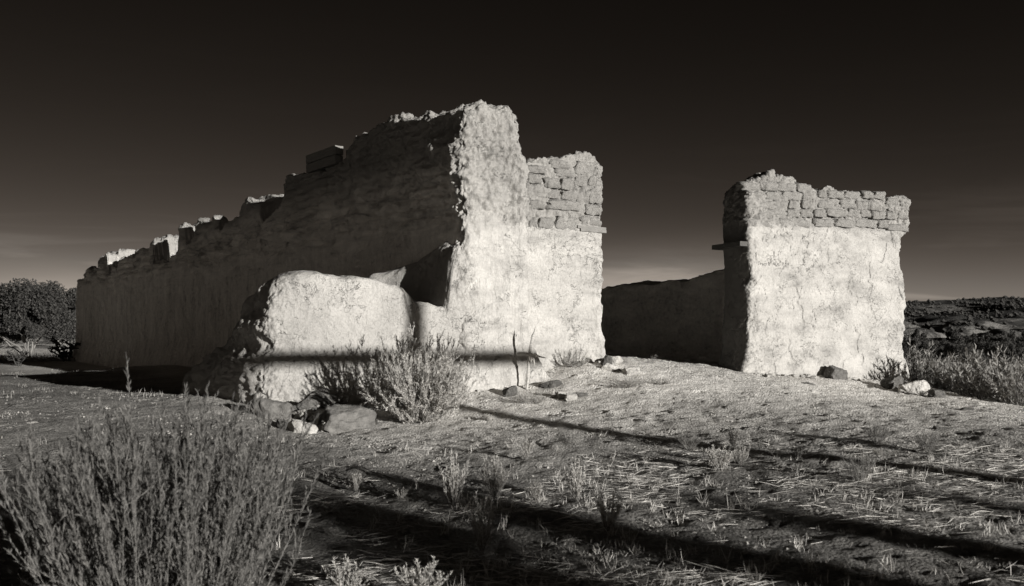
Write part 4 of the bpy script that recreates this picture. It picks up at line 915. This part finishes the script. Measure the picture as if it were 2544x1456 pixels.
# --- belt of dark bushes beyond
bush = [crown(np.array([0, 0, 0.5]), np.array([0.62, 0.55, 0.52]), 5200, 0.030, 140 + i, 16) for i in range(4)]
bp = []
def bush_at(px, Yd, top, wpx, lab, grp, i):
    X0 = (px - CX) / F * Yd; z0 = g1(X0, Yd) - 0.1; h = EYE + (HY - top) / F * Yd - z0; w = wpx / F * Yd
    if len(bp) < 4:
        t = thing('dark_bush', lab, 'bush', (X0, Yd, z0), grp); link('trunk', trunk_mesh(0.7, 0.8, 0.03, 150 + i, 5), M_stem, t); link('crown', bush[i % 4], M_jun, t); t.scale = (w, w, h); bp.append(t)
    else: dup(bp[i % 4], (X0, Yd, z0), r.uniform(0, 6), (w, w, h), lab, grp)
i = 0
for Yd, top, st in ((58, 842, 42), (68, 828, 38), (80, 818, 34)):
    px = 2225
    while px < 2620:
        bush_at(px + r.uniform(-10, 10), Yd + r.uniform(-3, 3), top + r.uniform(-12, 14), r.uniform(55, 85), 'dark rounded bush in the belt beyond the sagebrush flat', 'dark bushes in the belt below the hill', i); i += 1; px += st
for px, Yd, top, wp, ps in ((2300, 50, 868, 70, 'leftmost'), (2420, 48, 862, 80, 'middle'), (2500, 46, 856, 75, 'rightmost')):
    bush_at(px, Yd, top, wp, ps + ' of the three dark bushes standing in front of the dark belt', 'dark bushes in the belt below the hill', i); i += 1

# --- hill with eroded pale badlands
def hill():
    xs_ = np.linspace(-500, 900, 560); ys_ = np.linspace(150, 900, 380); X_, Y_ = np.meshgrid(xs_, ys_, indexing='ij')
    P = np.stack([X_, Y_, 0 * X_], -1)
    px = CX + X_ / Y_ * F
    crest = np.interp(X_, [-500, 60, 180, 250, 330, 420, 900], [2, 4, 18, 24.5, 29.5, 28, 18])
    h = crest * sstep(300, 620, Y_) * (1 - 0.3 * sstep(700, 900, Y_))
    ridge = np.abs(fbm(P, 0.012, 4, 900, 0.55)); h = h - ridge * 8 * sstep(200, 380, Y_) * (1 - 0.75 * sstep(480, 620, Y_)) * sstep(0, 200, X_)
    # badland cones in front
    for cx_, cy_, hh, rr in ((138, 262, 6.2, 17), (170, 275, 7.0, 24), (120, 285, 4.6, 20), (200, 300, 8.5, 30), (108, 300, 6, 28), (150, 320, 8, 34), (240, 320, 9, 36), (95, 330, 8, 30)):
        d = np.hypot(X_ - cx_, (Y_ - cy_) * 0.8) * (1 + 0.25 * noise(P, 0.09, 910)); h = np.maximum(h, hh * np.maximum(0, 1 - d / rr) ** 0.9 + 0.15 * fbm(P, 0.2, 3, 912) * (d < rr))
    low = sstep(150, 220, Y_) * sstep(420, 340, Y_); h = h + low * (1.6 * fbm(P, 0.035, 4, 930, 0.6) - 3.0 * np.abs(fbm(P, 0.022, 4, 931, 0.62)) + 1.2)
    return mesh('hillside', np.stack([X_, Y_, h - 0.9 + 0.5 * fbm(P, 0.05, 3, 905)], -1).reshape(-1, 3), np.stack([(ii := np.arange(X_.size).reshape(X_.shape))[:-1, :-1], ii[1:, :-1], ii[1:, 1:], ii[:-1, 1:]], -1).reshape(-1, 4)), (X_, Y_, h)
hm_, hdat = hill()
m, nt, b = newmat('hill_soil'); v = obco(nt)
hc = ramp(nt, ntex(nt, obco(nt, (1, 0.5, 3)), 0.022, 7, 0.72), [(0.44, 0.035), (0.53, 0.07), (0.60, 0.20)]); hp = ramp(nt, ntex(nt, v, 0.12, 6, 0.7), [(0.44, 0.05), (0.56, 0.22)])
hs = N(nt, 'ShaderNodeSeparateXYZ'); LK(nt, v, hs.inputs[0]); hr = N(nt, 'ShaderNodeMapRange', i_1=380.0, i_2=330.0); LK(nt, hs.outputs['Y'], hr.inputs[0])
hx = N(nt, 'ShaderNodeMix', data_type='RGBA'); LK(nt, hr.outputs[0], hx.inputs[0]); LK(nt, hc, hx.inputs[6]); LK(nt, hp, hx.inputs[7]); LK(nt, hx.outputs[2], b.inputs['Base Color']); bump(nt, b, ntex(nt, v, 0.15, 8, 0.7), 3.0)
tag(link('hills', hm_, m), kind='structure')
bvh2 = BVHTree.FromPolygons([v_.co[:] for v_ in hm_.vertices], [p_.vertices[:] for p_ in hm_.polygons])
r = np.random.default_rng(44); Ps = []
O8 = np.array([[1, 0, 0], [-1, 0, 0], [0, 1, 0], [0, -1, 0], [0, 0, 1], [0, 0, -.4], [.6, .6, .5], [-.6, .6, .5], [.6, -.6, .5], [-.6, -.6, .5]])
import itertools
cand_x = r.uniform(60, 620, 16000); cand_y = r.uniform(270, 660, 16000); dn = fbm(np.stack([cand_x, cand_y, 0 * cand_x], -1), 0.02, 3, 950)
VV, TT = [], []; tri8 = [(0, 6, 4), (6, 2, 4), (2, 7, 4), (7, 1, 4), (1, 9, 4), (9, 3, 4), (3, 8, 4), (8, 0, 4), (0, 5, 6), (6, 5, 2), (2, 5, 7), (7, 5, 1), (1, 5, 9), (9, 5, 3), (3, 5, 8), (8, 5, 0)]; cnt = 0
for x, y, d in zip(cand_x, cand_y, dn):
    if r.uniform() > (0.25 if y > 380 else 0.12) + 0.9 * d or abs(x) > 0.62 * y or x < 0.35 * y: continue
    h_ = bvh2.ray_cast(Vector((x, y, 200)), Vector((0, 0, -1)))
    if h_[0] is None: continue
    s_ = r.uniform(0.6, 1.4); q = O8 * s_ * r.uniform(0.7, 1.2, (10, 1)) + np.array(h_[0]) + np.array([0, 0, 0.3 * s_]); VV.append(q); TT.append(np.array(tri8) + cnt); cnt += 10
tag(link('hill_scrub', mesh('hill_scrub', np.concatenate(VV), None, np.concatenate(TT), False), M_jun), 'dark juniper scrub dotted over the distant hill', 'scrub', kind='stuff')

# ------------------------------------------------------------------ brush outside the frame whose shadows cross the foreground
dense = crown(np.array([0, 0, 0.0]), np.array([0.5, 0.5, 0.5]), 2300, 0.045, 177, 30); dense.materials.append(M_jun)
def shade_tree(gx, gy, dist, wid, tall_, lab, nm='juniper_tree'):
    """a tree standing dist metres towards the sun from a ground point, its crown at the height whose shadow reaches that point"""
    x, y = gx + math.sin(R(SUN_AZ)) * dist, gy - math.cos(R(SUN_AZ)) * dist; z0 = g1(x, y); zc = g1(gx, gy) + dist * te - z0
    t = thing(nm, lab, 'tree', (x, y, z0 - 0.1), 'trees outside the picture')
    k = link('trunk', trunk_mesh(zc, 0.25, 0.05, int(dist * 7), 3), M_stem, t); c_ = link('crown', dense, None, t, (0, 0, zc)); c_.scale = (wid, wid, tall_)
for px, py, dist, wid, tl, lab in ((2330, 1350, 24, 0.75, 0.9, 'juniper outside the picture casting the short right shadow band'), (1850, 1395, 27, 0.9, 1.5, 'wide juniper outside the picture casting the broad foreground shadow'),
        (960, 1295, 30, 0.9, 0.9, 'juniper outside the picture casting the shadow left of centre'), (1250, 1440, 26, 0.9, 0.9, 'far juniper outside the picture shading the bottom edge'), (2400, 1250, 32, 0.45, 0.6, 'thin juniper outside the picture casting a faint streak at right')):
    gx, gy, _ = hit(px, py)
    shade_tree(gx, gy, dist, wid, tl, lab)
